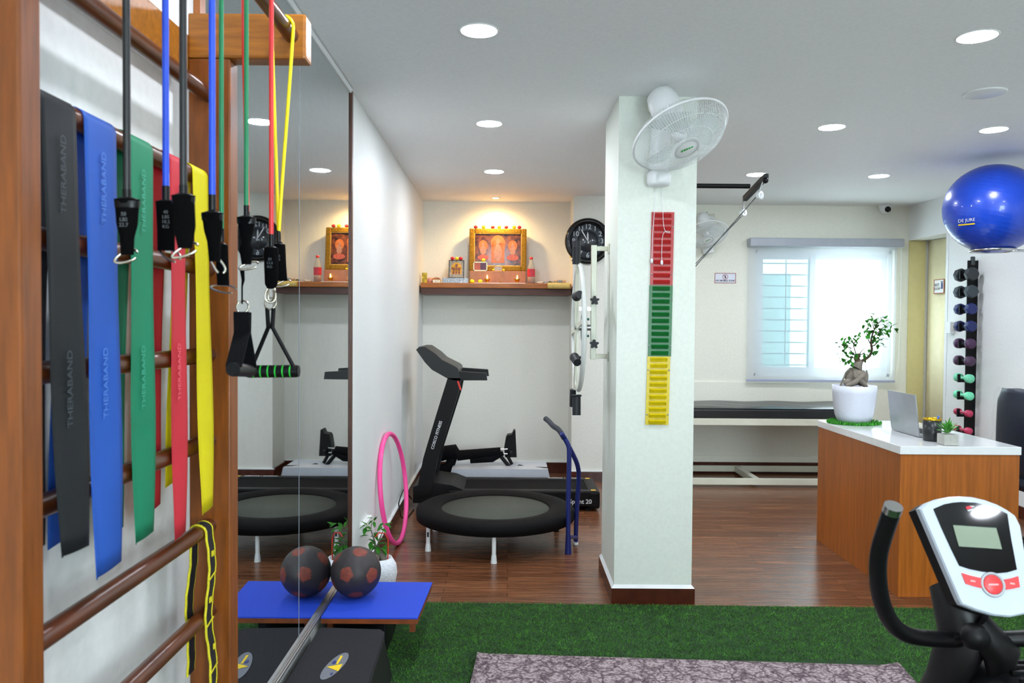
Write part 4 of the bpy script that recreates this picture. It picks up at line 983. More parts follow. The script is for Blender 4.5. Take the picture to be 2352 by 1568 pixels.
# right end
pk = MB().ball((sx_(1240, 7.04), 7.04, ZS + .012), .03, 14, 8, (1.3, .8, .45), rough=.15); tag(pk.build('paper_bag', mat('white_bag', 'D8CCB8', .6, var=.2)), 'crumpled clear packet beside the red labelled bottle', 'packet')
lf = MB()
for _ in range(9): leaf(lf, (sx_(1262, 7.02) + random.uniform(-.03, .03), 7.02 + random.uniform(-.02, .02), ZS + .012), (random.uniform(-1, 1), random.uniform(-1, .2), random.uniform(.02, .4)), .05, .022)
tag(lf.build('leaf_sprig', leaf_m, fix=False), 'green leaf sprig lying on the shelf next to the rolled cloth', 'leaves')
x = sx_(1287, 7.05); vb = thing('medicine_vial', 'small bottle with grey label lying on its side at the shelf end', 'vial', (x, 7.05, ZS))
MB().cyl((x - .055, 7.05, ZS + .019), (x + .05, 7.05, ZS + .019), .0185, 18).build('body', mat('vial_tan', 'C0A080', .3), vb); MB().cyl((x - .03, 7.05, ZS + .019), (x + .02, 7.05, ZS + .019), .019, 18).build('label', mat('vial_label', '80888C', .5, var=.3, scale=90), vb)
x0, x1 = sx_(1258, 6.9), sx_(1309, 6.9); zr = at(1280, 656, 6.9).z
rm = thing('rolled_cloth', 'pale yellow rolled cloth against the shelf front edge', 'rolled cloth', ((x0 + x1) / 2, 6.9, zr - .026))
MB().cyl((x0, 6.902, zr), (x1, 6.902, zr), .026, 22).build('roll', mat('roll_yellow', 'D8B868', .7, var=.15, scale=60, bump=.3), rm)
sp_ = MB(); sp_.tube([Vector((x0 - .001, 6.902 + (.004 + .0009 * k) * math.cos(k * .6), zr + (.004 + .0009 * k) * math.sin(k * .6))) for k in range(22)], .0012, 5); sp_.build('spiral_end', mat('roll_dark', '9A8048', .8), rm)
# marigold stuck to the niche corner
fp = at(1303, 599, 7.28); flower(.556 - .013, 6.95, fp.z, 'y', .0125, 'yellow flower stuck at the niche corner beside the clock', 'flowers on the wall')

# ================================================================ CLOCK
cc = at(1350, 554, 6.93); cc.y = YS
ck = thing('wall_clock', 'round black wall clock with silver numerals, part hidden by the pillar', 'clock', (cc.x, YS, cc.z))
MB().lathe([(.150, .010), (.158, .035), (.178, .045), (.196, .038), (.203, .015), (.203, .0), (0, 0)], cc, (0, -1, 0), 64).build('rim', mat('clock_rim', '06080B', .2), ck)
MB().lathe([(0, .010), (.155, .010), (.155, .005)], cc, (0, -1, 0), 48).build('dial', mat('clock_dial', '4E545A', .22, var=.1, coat=.6), ck)
MB().lathe([(0, .012), (.095, .012), (.095, .010)], cc, (0, -1, 0), 48).build('inner_dial', mat('clock_inner', '32373C', .2, coat=.6), ck)
for h in range(1, 13):
    a = PI / 2 - h * PI / 6
    text(str(h), .060, (cc.x + .125 * math.cos(a), YS - .0125, cc.z + .125 * math.sin(a)), (1, 0, 0), (0, 0, 1), 'numeral', mat('numeral_silver', 'B8BEC2', .4), ck, bold=.0006)
def hand(ang, L, w_, nm):
    a = math.radians(90 - ang); D = Vector((math.cos(a), 0, math.sin(a))); s__ = Vector((-D.z, 0, D.x)); c0 = cc + Vector((0, -.0145, 0))
    MB().prism([c0 - D * .02 - s__ * w_ * .4, c0 + D * L * .65 - s__ * w_, c0 + D * L, c0 + D * L * .65 + s__ * w_, c0 - D * .02 + s__ * w_ * .4], (0, -.001, 0)).build(nm, mat('hand_white', 'E0E4E8', .3), ck)
hand(-31, .13, .005, 'minute_hand'); hand(-2, .085, .006, 'hour_hand')
text('12:00 ', .001, (cc.x, YS - .013, cc.z + .07), (1, 0, 0), (0, 0, 1), 'brand_mark', white_ink, ck) if False else None

# ================================================================ SHOULDER WHEEL on the pillar's side
wy = 4.22; wxb = 0.452; wx = 0.372
sw = thing('shoulder_wheel', 'grey steel shoulder exercise wheel with black grips mounted on the pillar side', 'exercise wheel', (PX0, wy, 1.2))
zt_, zb_ = at(1362, 563, wy).z, at(1362, 825, wy).z
MB().box(wxb - .0145, wxb + .0145, wy - .0145, wy + .0145, zb_, zt_, .003).build('mast', cream_pt, sw)
za1, za2 = at(1390, 571, wy).z, at(1390, 818, wy).z
br = MB()
for z in (za1, za2):
    br = MB(); br.box(wxb + .0145, PX0 - .006, wy - .012, wy + .012, z - .012, z + .012, .003); br.box(PX0 - .0062, PX0 - .0005, wy - .03, wy + .03, z - .025, z + .025, .002)
    br.build('wall_bracket', cream_pt, sw)
MB().box(wxb - .014, wxb + .014, wy - .014, wy + .014, zt_, zt_ + .008).build('end_cap', black_pl, sw)
zc = at(1327, 752, wy).z
ax_ = MB(); ax_.cyl((wx - .02, wy, zc), (wxb - .015, wy, zc), .016, 16); ax_.box(wx, wxb, wy - .01, wy + .01, at(1340, 709, wy).z - .01, at(1340, 709, wy).z + .01); ax_.build('axle', steel, sw)
gd = MB(); gd.lathe([(0, 0), (.075, 0), (.075, .022), (0, .022)], (wx + .018, wy, zc), (1, 0, 0), 30)
gd.build('resistance_disc', mat('teal_plastic', '1E6A58', .4), sw)
bo_ = MB()
for dz in (-.045, .045): bo_.cyl((wx + .04, wy, zc + dz), (wx + .058, wy, zc + dz), .006, 8)
bo_.build('bolt', mat('teal_plastic', '1E6A58', .4), sw)
R_ = .335
rg = MB(); segs = 72; ring = []
for k in range(segs):
    a = 2 * PI * k / segs; ring.append((wx, wy + R_ * math.cos(a), zc + R_ * math.sin(a)))
rg.tube(ring, .013, 8, closed=True, up=(1, 0, 0)); rg.build('wheel_rim', mat('rim_white', 'D4D6D0', .35, var=.03), sw)
dv = Vector((0, .10, 1)).normalized(); dw = Vector((0, 1, -.10)).normalized()
C_ = Vector((wx, wy, zc))
dv2 = Vector((0, -.13, 1)).normalized(); dw2 = Vector((0, 1, .13)).normalized()
cr = MB(); cr.obox(C_ - Vector((.016, 0, 0)), dv2, (1, 0, 0), dw2, .38, .004, .012); cr.obox(C_ - Vector((.006, 0, 0)), dv, (1, 0, 0), dw, .40, .006, .014); cr.obox(C_ - Vector((.008, 0, 0)), dw, (1, 0, 0), dv, R_, .005, .012); cr.build('cross_bar', cream_pt, sw)
gpm = MB(); gpn = mat('grip_rubber', '15171C', .55, var=.1)
for sg in (1, -1):
    g_ = MB(); g_.cyl(C_ + dv * sg * .36 - Vector((.01, 0, 0)), C_ + dv * sg * .47 - Vector((.01, 0, 0)), .0225, 18); g_.lathe([(.0225, 0), (.028, .003), (.028, .008), (.0225, .011)], C_ + dv * sg * .36 - Vector((.01, 0, 0)), dv * sg, 18); g_.build('grip', gpn, sw)
for sg in (1, -1):
    g_ = MB(); g_.cyl(C_ + dv2 * sg * .34 - Vector((.02, 0, 0)), C_ + dv2 * sg * .435 - Vector((.02, 0, 0)), .020, 18); g_.build('grip', gpn, sw)
for (px, py, yv) in ((1329, 686, 3.98), (1324, 826, 3.98)):
    c = at(px, py, yv); g_ = MB(); g_.tube([c + Vector((-.01, 0, .012)), c + Vector((0, -.055, -.012 if py > 700 else .02))], [.024, .020], 16); g_.ball(c + Vector((-.01, 0, .012)), .025, 16, 10); g_.tube([c + Vector((-.01, 0, .012)), (wx, wy - .25, c.z + .012)], .008, 8); g_.build('grip', gpn, sw)
def star(cx_, cz_, y, nm='star_knob'):
    mb = MB(); pts = []
    for k in range(50):
        a = 2 * PI * k / 50; r_ = .020 + .0055 * math.cos(5 * (a - PI / 2)); pts.append((cx_ + r_ * math.cos(a), y, cz_ + r_ * math.sin(a)))
    mb.prism(pts, (0, -.018, 0), True); mb.cyl((cx_, y, cz_), (cx_, wy - .014, cz_), .006, 8); mb.build(nm, gpn, sw)
for py in (690, 790): c = at(1363, py, wy - .03); star(wxb + .002, c.z, wy - .03)
ln_ = MB(); ln_.tube(smooth([Vector((PX0 - .006, wy - .02, za1 - .02)), Vector((PX0 - .010, wy - .02, za1 - .3)), Vector((PX0 - .004, wy - .04, za2 + .1)), Vector((PX0 - .012, wy - .03, za2 - .12))]), .0016, 6); ln_.build('cord', white_pl, sw)

# ================================================================ WALL FAN
def make_fan(loc, n, up_hint, lb, plate=True):
    """local frame: fan root at the plate centre; head centre at hc"""
    t = thing('wall_fan', lb, 'fan', loc)
    n = Vector(n).normalized(); u = n.cross(Vector((0, 0, 1))).normalized(); w = u.cross(n)
    return t, n, u, w
fb = Vector(((X(1508, 3.87)), PY0, at(1508, 225, 3.88).z))
hcv = at(1562, 311, 3.58)
nrm = Vector((.30, -.44, -.85)).normalized()
t, n_, u_, w_ = make_fan(fb, nrm, None, 'large white wall fan tilted down on the front of the pillar')
MB().box(fb.x - .055, fb.x + .055, PY0 - .02, PY0 - .0005, fb.z - .075, 2.512, .008).build('mounting_plate', offwhite_pl, t)
sc_ = MB()
for dx, dz in ((-.03, .02), (-.012, -.01), (-.03, -.03)): sc_.lathe([(0, 0), (.005, 0), (.004, .002), (0, .002)], (fb.x + dx, PY0 - .0205, fb.z + dz), (0, -1, 0), 10)
sc_.build('screw', black_pl, t)
mc = hcv - nrm * .155
mt = MB(); mt.lathe([(0, -.115), (.04, -.112), (.064, -.09), (.072, -.05), (.074, 0), (.062, .035), (.03, .05), (0, .05)], mc, n_, 28); mt.build('motor_housing', white_pl, t)
ar_ = MB(); ar_.tube([(fb.x + .01, PY0 - .015, fb.z - .06), (fb.x + .015, PY0 - .07, fb.z - .12), mc - n_ * .09 + Vector((0, 0, -.0))], [.045, .05, .045], 16); ar_.build('neck', white_pl, t)
cb2 = at(1516, 412, 3.80); cbx = MB(); cbx.tube([(fb.x + .01, PY0 - .05, fb.z - .10), (cb2.x, PY0 - .04, cb2.z + .05)], [.045, .05], 16); cbx.lathe([(.0, -.028), (.05, -.026), (.058, -.01), (.058, .03), (.045, .045), (0, .05)], (cb2.x, PY0 - .062, cb2.z), (0, 0, 1), 24, sx=1, sy=.9); cbx.build('control_body', white_pl, t)
def cage(mb, R, depth, sign, n_w, r_w, hub):
    for k in range(n_w):
        a = 2 * PI * k / n_w; d = u_ * math.cos(a) + w_ * math.sin(a); P = []
        for i in range(7):
            q = i / 6; rr = hub + (R - hub) * q; h = depth * math.cos(q * PI / 2) ** .55 if q < 1 else 0
            P.append(hcv + d * rr + n_ * sign * h)
        mb.tube(P, r_w, 4, cap=False)
RF = .224
cg = MB(); cage(cg, RF, .085, 1, 110, .0009, .062); cage(cg, RF, .080, -1, 76, .0009, .06)
for rr, h in ((.13, .068), (.19, .05)):
    cg.tube([hcv + (u_ * math.cos(a) + w_ * math.sin(a)) * rr + n_ * h for a in [2 * PI * k / 48 for k in range(48)]], .0012, 5, closed=True)
cgo = cg.build('wire_cage', mat('cage_white', 'E6ECEA', .35), t)
rm_ = MB(); rm_.tube([hcv + (u_ * math.cos(a) + w_ * math.sin(a)) * RF for a in [2 * PI * k / 64 for k in range(64)]], .0062, 8, closed=True); rm_.build('cage_rim', white_pl, t)
cl_ = MB(); q = hcv - u_ * 0 ; dl = (X(1458, 3.65) - hcv.x)
hbm = MB(); hbm.lathe([(0, .004), (.060, .004), (.068, 0), (.066, -.006), (0, -.006)], hcv + n_ * .077, n_, 32); hbo_ = hbm.build('centre_badge', white_pl, t)
hbm = MB(); hbm.lathe([(.052, .0055), (.0535, .0062), (.055, .0055)], hcv + n_ * .077, n_, 32); hbm.build('badge_ring', mat('badge_grey', 'B8C0C0', .4), hbo_)
lx = Vector((math.cos(.6), 0, math.sin(.6))); lx = (lx - n_ * lx.dot(n_)).normalized(); ly = n_.cross(lx)
lgm_ = MB()
for k in range(5): 
    c = hcv + n_ * .0825 + lx * (-.024 + .012 * k); lgm_.obox(c, lx, ly, n_, .0045, .007 - .0006 * k, .0004)
lgm_.build('green_logo', mat('logo_green', '28A848', .4), hbo_)
bl_ = MB()
for k in range(3):
    a0 = 2 * PI * k / 3 + .5
    def bf_(uu, vv):
        a = a0 + (vv - .5) * (1.35 - .25 * uu); rr = .03 + .165 * uu * (1 - .10 * abs(vv - .5) * 2)
        return hcv + (u_ * math.cos(a) + w_ * math.sin(a)) * rr + n_ * ((vv - .5) * .05)
    bl_.grid(bf_, 8, 8, .0015)
bl_.build('fan_blades', mix_bsdf('blade_plastic', 'E4ECEC', .2, .62, .2), t); 
MB().lathe([(0, .02), (.028, .018), (.034, -.02), (0, -.02)], hcv, n_, 24).build('hub', white_pl, t)
# pull cords
def cord(pts, lb_, bead=True):
    c = thing('pull_cord', lb_, 'cord', pts[-1])
    MB().tube(smooth([Vector(p) for p in pts]), .0014, 6).build('string', white_pl, c)
    if bead: MB().lathe([(.003, .012), (.0065, .008), (.0065, -.008), (.002, -.012)], Vector(pts[-1]) + Vector((0, 0, -.006)), seg=12).build('end_bead', white_pl, c)
yv = PY0 - .024
c1 = [at(1506, 425, yv), at(1504, 480, yv), at(1500, 520, yv), at(1498, 560, yv), at(1497, 596, yv)]
cord(c1, 'thin white pull cord with small bead hanging at the red strip left edge')
c2 = [at(1521, 425, yv), at(1522, 470, yv), at(1524, 530, yv - .003), at(1538, 536, yv - .004), at(1538, 530, yv - .004), at(1522, 532, yv - .004), at(1520, 570, yv), at(1520, 600, yv)]
cord(c2, 'knotted white pull cord with a loop hanging over the middle of the red strip')

# small far fan behind the pillar: copies of the big one
f2 = dup(t, (0, 0, 0), 'white wall fan on the window wall, half hidden by the pillar', rotz=-.50, scale=.85)
fx2 = at(1630, 480, YB).x
f2.location = (fx2, YB - .03, 2.43)

# ================================================================ FINGER LADDER
yl = PY0 - .0005
secs = [('red', red_pl, 487, 655, 1496.5, 1548.5, 1493, 1544.5), ('green', green_pl, 653, 818, 1491.5, 1545, 1488, 1541), ('yellow', yellow_pl, 812, 975, 1487, 1539.5, 1482, 1535)]
for i, (cn, m_, y0_, y1_, xa0, xa1, xb0, xb1) in enumerate(secs):
    yb__ = yl - (.002 if cn != 'green' else .002)
    A, B, C_c, D = at(xa0, y0_, yb__), at(xa1, y0_ + .4, yb__), at(xb1, y1_ + .4, yb__), at(xb0, y1_, yb__)
    if i: A.z = B.z = zprev
    zprev = (C_c.z + D.z) / 2; C_c.z = D.z = zprev
    t_ = thing('finger_ladder', {'red': 'red ribbed plastic finger ladder strip, topmost on the pillar front', 'green': 'green ribbed plastic finger ladder strip between the red and yellow ones', 'yellow': 'yellow ribbed plastic finger ladder strip, lowest on the pillar front'}[cn], 'finger ladder', ((C_c.x + D.x) / 2, PY0, D.z))
    MB().prism([A, B, C_c, D], (0, -.004, 0)).build('back_strip', m_, t_)
    rb_ = MB(); nr = 11
    for k in range(nr):
        q = (k + .5) / nr; L_ = A + (D - A) * q; R2 = B + (C_c - B) * q; w2 = (R2 - L_)
        a_ = L_ + w2 * .14; b_ = L_ + w2 * .86; hh = .0105
        rb_.add([a_ + Vector((0, -.0055, hh)), b_ + Vector((0, -.0055, hh)), b_ + Vector((0, -.019, hh * .5)), a_ + Vector((0, -.019, hh * .5)), a_ + Vector((0, -.0055, -hh)), b_ + Vector((0, -.0055, -hh)), b_ + Vector((0, -.010, -hh)), a_ + Vector((0, -.010, -hh))],
                [(0, 1, 2, 3), (3, 2, 6, 7), (7, 6, 5, 4), (0, 4, 5, 1), (0, 3, 7, 4), (1, 5, 6, 2)])
    rb_.build('ledge', m_, t_)
    sc_ = MB()
    for q in (.2, .85):
        for s__ in (.05, .95): p = (A + (D - A) * q) * (1 - s__) + (B + (C_c - B) * q) * s__; sc_.lathe([(0, 0), (.0045, 0), (.003, .002), (0, .002)], p + Vector((0, -.0045, 0)), (0, -1, 0), 10)
    sc_.build('screw', steel, t_)

# ================================================================ OVERHEAD PULLEY
yp = 4.16; zp = at(1650, 427, yp).z
pu = thing('overhead_pulley', 'black bar and bracket with two white pulleys and rope behind the pillar', 'pulley', (PX1, yp, zp))
xe = at(1722, 430, yp).x
MB().cyl((PX1 + .0005, yp, zp), (xe, yp, zp), .0125, 16).build('bar', black_mt, pu)
MB().box(PX1 + .0003, PX1 + .008, yp - .04, yp + .04, zp - .04, zp + .04).build('wall_plate', black_mt, pu)
e1, e2 = at(1760, 405, 3.97), at(1711, 456, 4.36)
kb_ = MB(); kb_.obox((e1 + e2) / 2, e1 - e2, (0, 0, 1), (e1 - e2).cross(Vector((0, 0, 1))), (e1 - e2).length / 2, .014, .012); kb_.ball(e1 + Vector((-.004, 0, -.02)), .016, 10, 8); kb_.build('crosspiece', black_mt, pu)
pw = []
for (px, py, yv_) in ((1745, 449, 3.99), (1707, 489, 4.34)):
    c = at(px, py, yv_); pw.append(c); h = e1 if py < 460 else e2
    m_ = MB(); m_.lathe([(.006, -.008), (.022, -.009), (.018, -.003), (.018, .003), (.022, .009), (.006, .008), (.006, -.008)], c, Vector((.6, -.8, 0)), 24); po = m_.build('pulley_wheel', white_pl, pu)
    MB().tube([h + Vector((-.01, 0, -.01)), c + Vector((0, 0, .03)), c], .004, 6).build('hanger', steel, po)
rp_ = MB(); rp_.tube([pw[0] + Vector((-.012, 0, 0)), at(1597, 612, 4.5), at(1540, 674, 4.6)], .0030, 6); rp_.tube([pw[1] + Vector((.008, 0, 0)), at(1597, 606, 4.52), at(1540, 667, 4.62)], .0028, 6)
rp_.build('rope', mat('rope_grey', '6A6E70', .8, var=.8, scale=120), pu)

# ================================================================ TREATMENT BED
bd0, bd1 = 1.13, 3.10
tb = thing('treatment_bed', 'long treatment bed with black vinyl mattress on a cream frame under the window', 'treatment bed', (2.1, 7.03, 0))
def mfn(u, v):
    x = bd0 + u * (bd1 - bd0); y = 6.71 + v * .62; return (x, y, .688 + .004 * math.sin(u * 23 + v * 5) * math.sin(v * 9) - .02 * (max(0, abs(v - .5) * 2 - .9) * 10) ** 2 * .5 - .02 * (max(0, abs(u - .5) * 2 - .97) * 33) ** 2 * .5)
mt_ = MB(); mt_.box(bd0, bd1, 6.71, 7.33, .593, .672, .012); mt_.grid(mfn, 70, 16); mt_.build('mattress', leather, tb)
lw_ = .05
fm = MB(); fm.box(bd0 - .01, bd1 + .01, 6.70, 6.74, .535, .5925, .003); fm.box(bd0 - .01, bd1 + .01, 7.30, 7.34, .535, .5925, .003); fm.box(bd0 - .01, bd0 + .04, 6.74, 7.30, .535, .5925); fm.box(bd1 - .04, bd1 + .01, 6.74, 7.30, .535, .5925)
fm.build('top_frame', cream_pt, tb)
bf_ = MB(); bf_.box(bd0 + .04, bd1 - .04, 6.70, 6.735, .022, .076, .003); bf_.box(bd0 + .04, bd1 - .04, 7.305, 7.34, .022, .076, .003); bf_.box(2.12, 2.17, 6.735, 7.305, .022, .076, .003); bf_.build('bottom_rail', cream_pt, tb)
for x in (bd0 - .01, bd1 - .03):
    for y in (6.70, 7.30): MB().box(x, x + .04, y, y + .04, 0.001, .535, .003).build('leg', cream_pt, tb)
c_ = at(2002, 955, 6.75)
MB().box(3.06, 3.15, 6.76, 6.92, .60, .70, .01).build('end_bolster', black_pl, tb) if False else None

# ================================================================ DESK
DX0, DX1, DY0, DY1, DZ = 2.010, 2.635, 4.00, 5.08, .782
dk2 = thing('office_desk', 'orange brown laminate desk with white stone top by the window', 'desk', ((DX0 + DX1) / 2, (DY0 + DY1) / 2, 0))
MB().box(DX0, DX1 + .9, DY0, DY1 * 0 + 4.0 + .0, 0, 0) if False else None
MB().box(DX0, DX1, DY0, DY1, DZ - .042, DZ, .003).build('stone_top', quartz, dk2)
MB().box(DX0 + .006, DX0 + .026, DY0 + .026, DY1 - .004, 0.001, DZ - .0425).build('side_panel', desk_wood, dk2)
MB().box(DX0 + .006, DX1 - .006, DY0 + .006, DY0 + .0255, 0.001, DZ - .0425).build('end_panel', desk_wood, dk2)
MB().box(DX0 + .027, DX1 - .006, DY1 - .024, DY1 - .004, 0.001, DZ - .0425).build('end_panel', desk_wood, dk2)

# grass mat, pot, ficus
gx, gy = 2.178, 4.925
gm = thing('grass_mat', 'oval artificial grass mat under the big white pot on the desk', 'mat', (gx, gy, DZ))
MB().lathe([(.160, 0), (.160, .003), (0, .003)], (gx, gy, DZ + .0005), seg=40, sy=.82).build('backing', mat('turf_back', '1A5A1A', .9), gm)
gb = MB()
for _ in range(2600):
    a = random.uniform(0, 2 * PI); r_ = math.sqrt(random.random()) * .165; x, y = gx + r_ * math.cos(a), gy + r_ * .82 * math.sin(a)
    if r_ < .085: continue
    b = random.uniform(0, PI); dx, dy = .003 * math.cos(b), .003 * math.sin(b); lx_, ly_ = random.uniform(-.008, .008), random.uniform(-.008, .008)
    gb.add([(x - dx, y - dy, DZ + .003), (x + dx, y + dy, DZ + .003), (x + lx_, y + ly_, DZ + random.uniform(.014, .028))], [(0, 1, 2)])
go = gb.build('grass_pile', mat('turf_blade', '3E9A2A', .7, var=.4, scale=50), gm, fix=False); go['kind'] = 'stuff'
pz = DZ + .005
pt2 = thing('potted_bonsai', 'ginseng ficus bonsai with bulbous root in a large white pot on the desk', 'potted plant', (gx, gy, pz))
MB().lathe([(0, .001), (.088, .001), (.095, .004), (.113, .05), (.124, .12), (.130, .19), (.132, .235), (.124, .235), (.120, .205), (0, .205)], (gx, gy, pz), seg=48).build('pot', ceramic, pt2)
MB().lathe([(.120, .207), (.08, .213), (0, .216)], (gx, gy, pz), seg=24).build('soil', soil, pt2)
zb0 = pz + .212
def bp_(px, py, dy=0.0): return at(px, py, gy + dy)
rt_ = MB()
rt_.ball(bp_(1963, 864), .062, 28, 16, (.98, .85, .92)); rt_.ball(bp_(1979, 868, -.015), .046, 22, 14, (.85, .8, 1.1)); rt_.ball(bp_(1952, 878, -.02), .034, 20, 12, (1.2, .8, .8))
rt_.tube([bp_(1962, 848, -.035), bp_(1964, 862, -.050), bp_(1978, 876, -.055), bp_(1990, 888, -.04)], [.010, .018, .018, .012], 12)
rt_.tube([bp_(1988, 856, -.03), bp_(1978, 866, -.055), bp_(1962, 879, -.060), bp_(1944, 887, -.05)], [.010, .016, .018, .013], 12)
rt_.tube([bp_(1966, 845), bp_(1972, 834), bp_(1976, 828)], [.038, .025, .020], 14)
rt_.tube([bp_(1955, 846), bp_(1943, 856, -.01), bp_(1936, 872, -.01), bp_(1930, 886, -.01)], [.010, .0055, .005, .006], 8)
rt_.tube([bp_(1990, 850), bp_(1994, 862, -.01), bp_(1992, 876, -.01)], [.005, .003, .003], 8)
rt_.build('root_trunk', bark, pt2)
bk2 = mat('branch_bark', '4A3C2A', .8, var=.3, scale=40, bump=.4)
bh = MB()
def br2(pts, r0, r1, dys=None):
    P = smooth([bp_(a, b, (dys[i] if dys else 0)) for i, (a, b) in enumerate(pts)], 1); n_p = len(P); bh.tube(P, [r0 + (r1 - r0) * i / (n_p - 1) for i in range(n_p)], 8); return P
br2([(1972, 832), (1966, 820), (1974, 815)], .022, .014)
mainb = br2([(1978, 830), (1990, 823), (2000, 815), (2003, 800), (2000, 785), (2003, 770), (2008, 757), (2014, 745)], .011, .003)
tips = []
for pts in ([(2000, 790), (1994, 780), (1990, 762), (1996, 745), (2000, 732)], [(2003, 775), (2018, 762), (2030, 750), (2045, 748)], [(2003, 795), (2015, 788), (2020, 780)], [(2008, 757), (2004, 742), (2010, 732)], [(2014, 745), (2026, 735), (2022, 728)],
            [(1970, 820), (1960, 812), (1950, 800), (1938, 795)], [(1968, 818), (1962, 800), (1960, 785), (1952, 775), (1945, 772)], [(1972, 816), (1980, 804), (1992, 796)], [(1966, 820), (1955, 822), (1945, 815), (1935, 806)], [(1960, 790), (1970, 778), (1975, 772)], [(1955, 800), (1940, 792), (1925, 795)], [(1974, 815), (1984, 812), (1990, 800)]):
    P = br2(pts, .004, .0012, [random.uniform(-.03, .03)] * len(pts)); tips.append(P)
bh.build('branches', bk2, pt2)
lv = MB()
cl_pts = [(2002, 733, 12), (2012, 737, 18), (1996, 742, 15), (2030, 735, 10), (2028, 745, 10), (2046, 750, 12), (1994, 755, 14), (1990, 763, 10), (2004, 760, 10), (2010, 770, 8), (2006, 777, 14), (2016, 782, 10), (2026, 765, 8), (2032, 760, 10), (2018, 800, 8), (2010, 803, 8),
          (1955, 775, 12), (1948, 784, 10), (1965, 778, 10), (1958, 790, 12), (1972, 775, 6), (1928, 790, 6), (1938, 800, 6), (1945, 812, 12), (1955, 818, 10), (1938, 815, 8), (1952, 828, 10), (1950, 835, 6), (1974, 812, 8), (1985, 815, 6), (1995, 805, 6), (1930, 820, 4)]
for (a, b, k) in cl_pts:
    for _ in range(max(3, int(k * .8))):
        c = bp_(a + random.gauss(0, 6), b + random.gauss(0, 5.5), random.uniform(-.05, .05))
        leaf(lv, c, (random.uniform(-1, 1), random.uniform(-1, .6), random.uniform(-.9, .5)), random.uniform(.030, .046), .021)
lv.build('foliage', leaf_m, pt2, fix=False)

# laptop
lt_m = mat('laptop_silver', 'A8ACB0', .35, .5)
LX = 2.272; la, lb_ = 4.315, 4.630
lp = thing('laptop', 'open silver laptop on the desk with its lid back towards the pot', 'laptop', (2.38, 4.47, DZ))
MB().box(LX, LX + .22, la, lb_, DZ + .002, DZ + .018, .004).build('keyboard_base', lt_m, lp)
MB().box(LX + .03, LX + .13, la + .015, lb_ - .015, DZ + .0185, DZ + .020).build('keys', black_pl, lp)
ld = MB(); ld.prism([(LX - .002, la, DZ + .014), (LX - .002, lb_, DZ + .014), (LX - .028, lb_, DZ + .236), (LX - .028, la, DZ + .236)], (.006, 0, 0)); ldo = ld.build('lid', lt_m, lp)
MB().prism([(LX + .0045, la + .01, DZ + .022), (LX + .0045, lb_ - .01, DZ + .022), (LX - .0215, lb_ - .01, DZ + .230), (LX - .0215, la + .01, DZ + .230)], (.001, 0, 0)).build('screen', black_gloss, ldo)
# candle / pen jar
jx, jy = 2.283, 4.205
jr = thing('pen_jar', 'black jar with gold rim on the desk between laptop and succulent', 'jar', (jx, jy, DZ))
MB().lathe([(0, .001), (.042, .001), (.045, .006), (.046, .113), (.0445, .113), (.043, .012), (0, .012)], (jx, jy, DZ), seg=36).build('jar_body', mat('jar_black', '1A1E20', .3, var=.1), jr)
MB().lathe([(.0462, .112), (.0470, .116), (.046, .121), (.043, .121), (.043, .110)], (jx, jy, DZ), seg=36).build('gold_rim', mat('rim_gold', 'C8A020', .25, .9, bump=.5, scale=60), jr)
p_ = MB().cyl((jx + .01, jy, DZ + .014), (jx + .030, jy - .005, DZ + .128), .004, 10); p_.ball((jx + .0305, jy - .005, DZ + .130), .0055, 8, 6); tag(p_.build('ballpoint_pen', mat('pen_blue', '4A78E0', .3)), 'blue pen standing in the black and gold jar', 'pen')
# succulent
ux, uy = 2.290, 4.065
su = thing('potted_succulent', 'small green succulent in a square grey concrete pot on the desk corner', 'potted plant', (ux, uy, DZ))
MB().box(ux - .037, ux + .037, uy - .037, uy + .037, DZ + .001, DZ + .056, .003).build('pot', mat('concrete', 'B4B4AC', .8, var=.08, scale=70, bump=.2), su)
lv = MB()
for k in range(46):
    a = random.uniform(0, 2 * PI); e = random.uniform(.15, 1.4); c = Vector((ux + random.uniform(-.012, .012), uy + random.uniform(-.012, .012), DZ + .056 + random.uniform(0, .022)))
    leaf(lv, c, (math.cos(a) * math.cos(e), math.sin(a) * math.cos(e), math.sin(e)), random.uniform(.05, .075), .014)
lv.build('rosette', mat('rosette_green', '4E9A3A', .45, var=.4, scale=30), su, fix=False)
pn = MB().cyl((2.34, 4.14, DZ + .006), (2.40, 4.20, DZ + .006), .0045, 10); tag(pn.build('black_pen', black_pl), 'black pen lying on the desk behind the succulent', 'pen')

# ================================================================ CHAIR in plastic wrap
chx, chy = 2.98, 4.60
chm = mat('chair_navy', '0A1226', .4, var=.2, scale=30)
ct = thing('office_chair', 'dark navy office chair still wrapped in clear plastic behind the desk', 'office chair', (chx + .15, chy, 0))
def cb_(u, v, g=0.0):
    zz = .50 + v * .53; wd = (.28 - .11 * v ** 1.5 - .05 * max(0, v - .85) * 5) + g; y = chy + (u - .5) * 2 * wd
    x = chx + .10 * (1 - v) - .03 * (1 - (2 * u - 1) ** 2) + .03 * v + (g * -1.2)
    return (x - .02, y, zz + g * (v - .3))
bk_ = MB(); bk_.grid(lambda u, v: cb_(u, v), 20, 22, .05); bk_.build('backrest', chm, ct)
wr = MB(); wr.grid(lambda u, v: tuple(Vector(cb_(u, v, .012)) + Vector((-.010 * abs(math.sin(u * 31 + math.sin(v * 6) * 2)) * (.4 + .6 * v), .006 * math.sin(v * 22), 0))), 70, 30); wr.build('plastic_wrap', plastic_wrap, ct)
sm_ = MB(); sm_.box(chx + .02, chx + .50, chy - .24, chy + .24, .43, .50, .03); sm_.build('seat', chm, ct)
MB().cyl((chx + .26, chy, .08), (chx + .26, chy, .43), .028, 16).build('gas_column', black_mt, ct)
bs_ = MB()
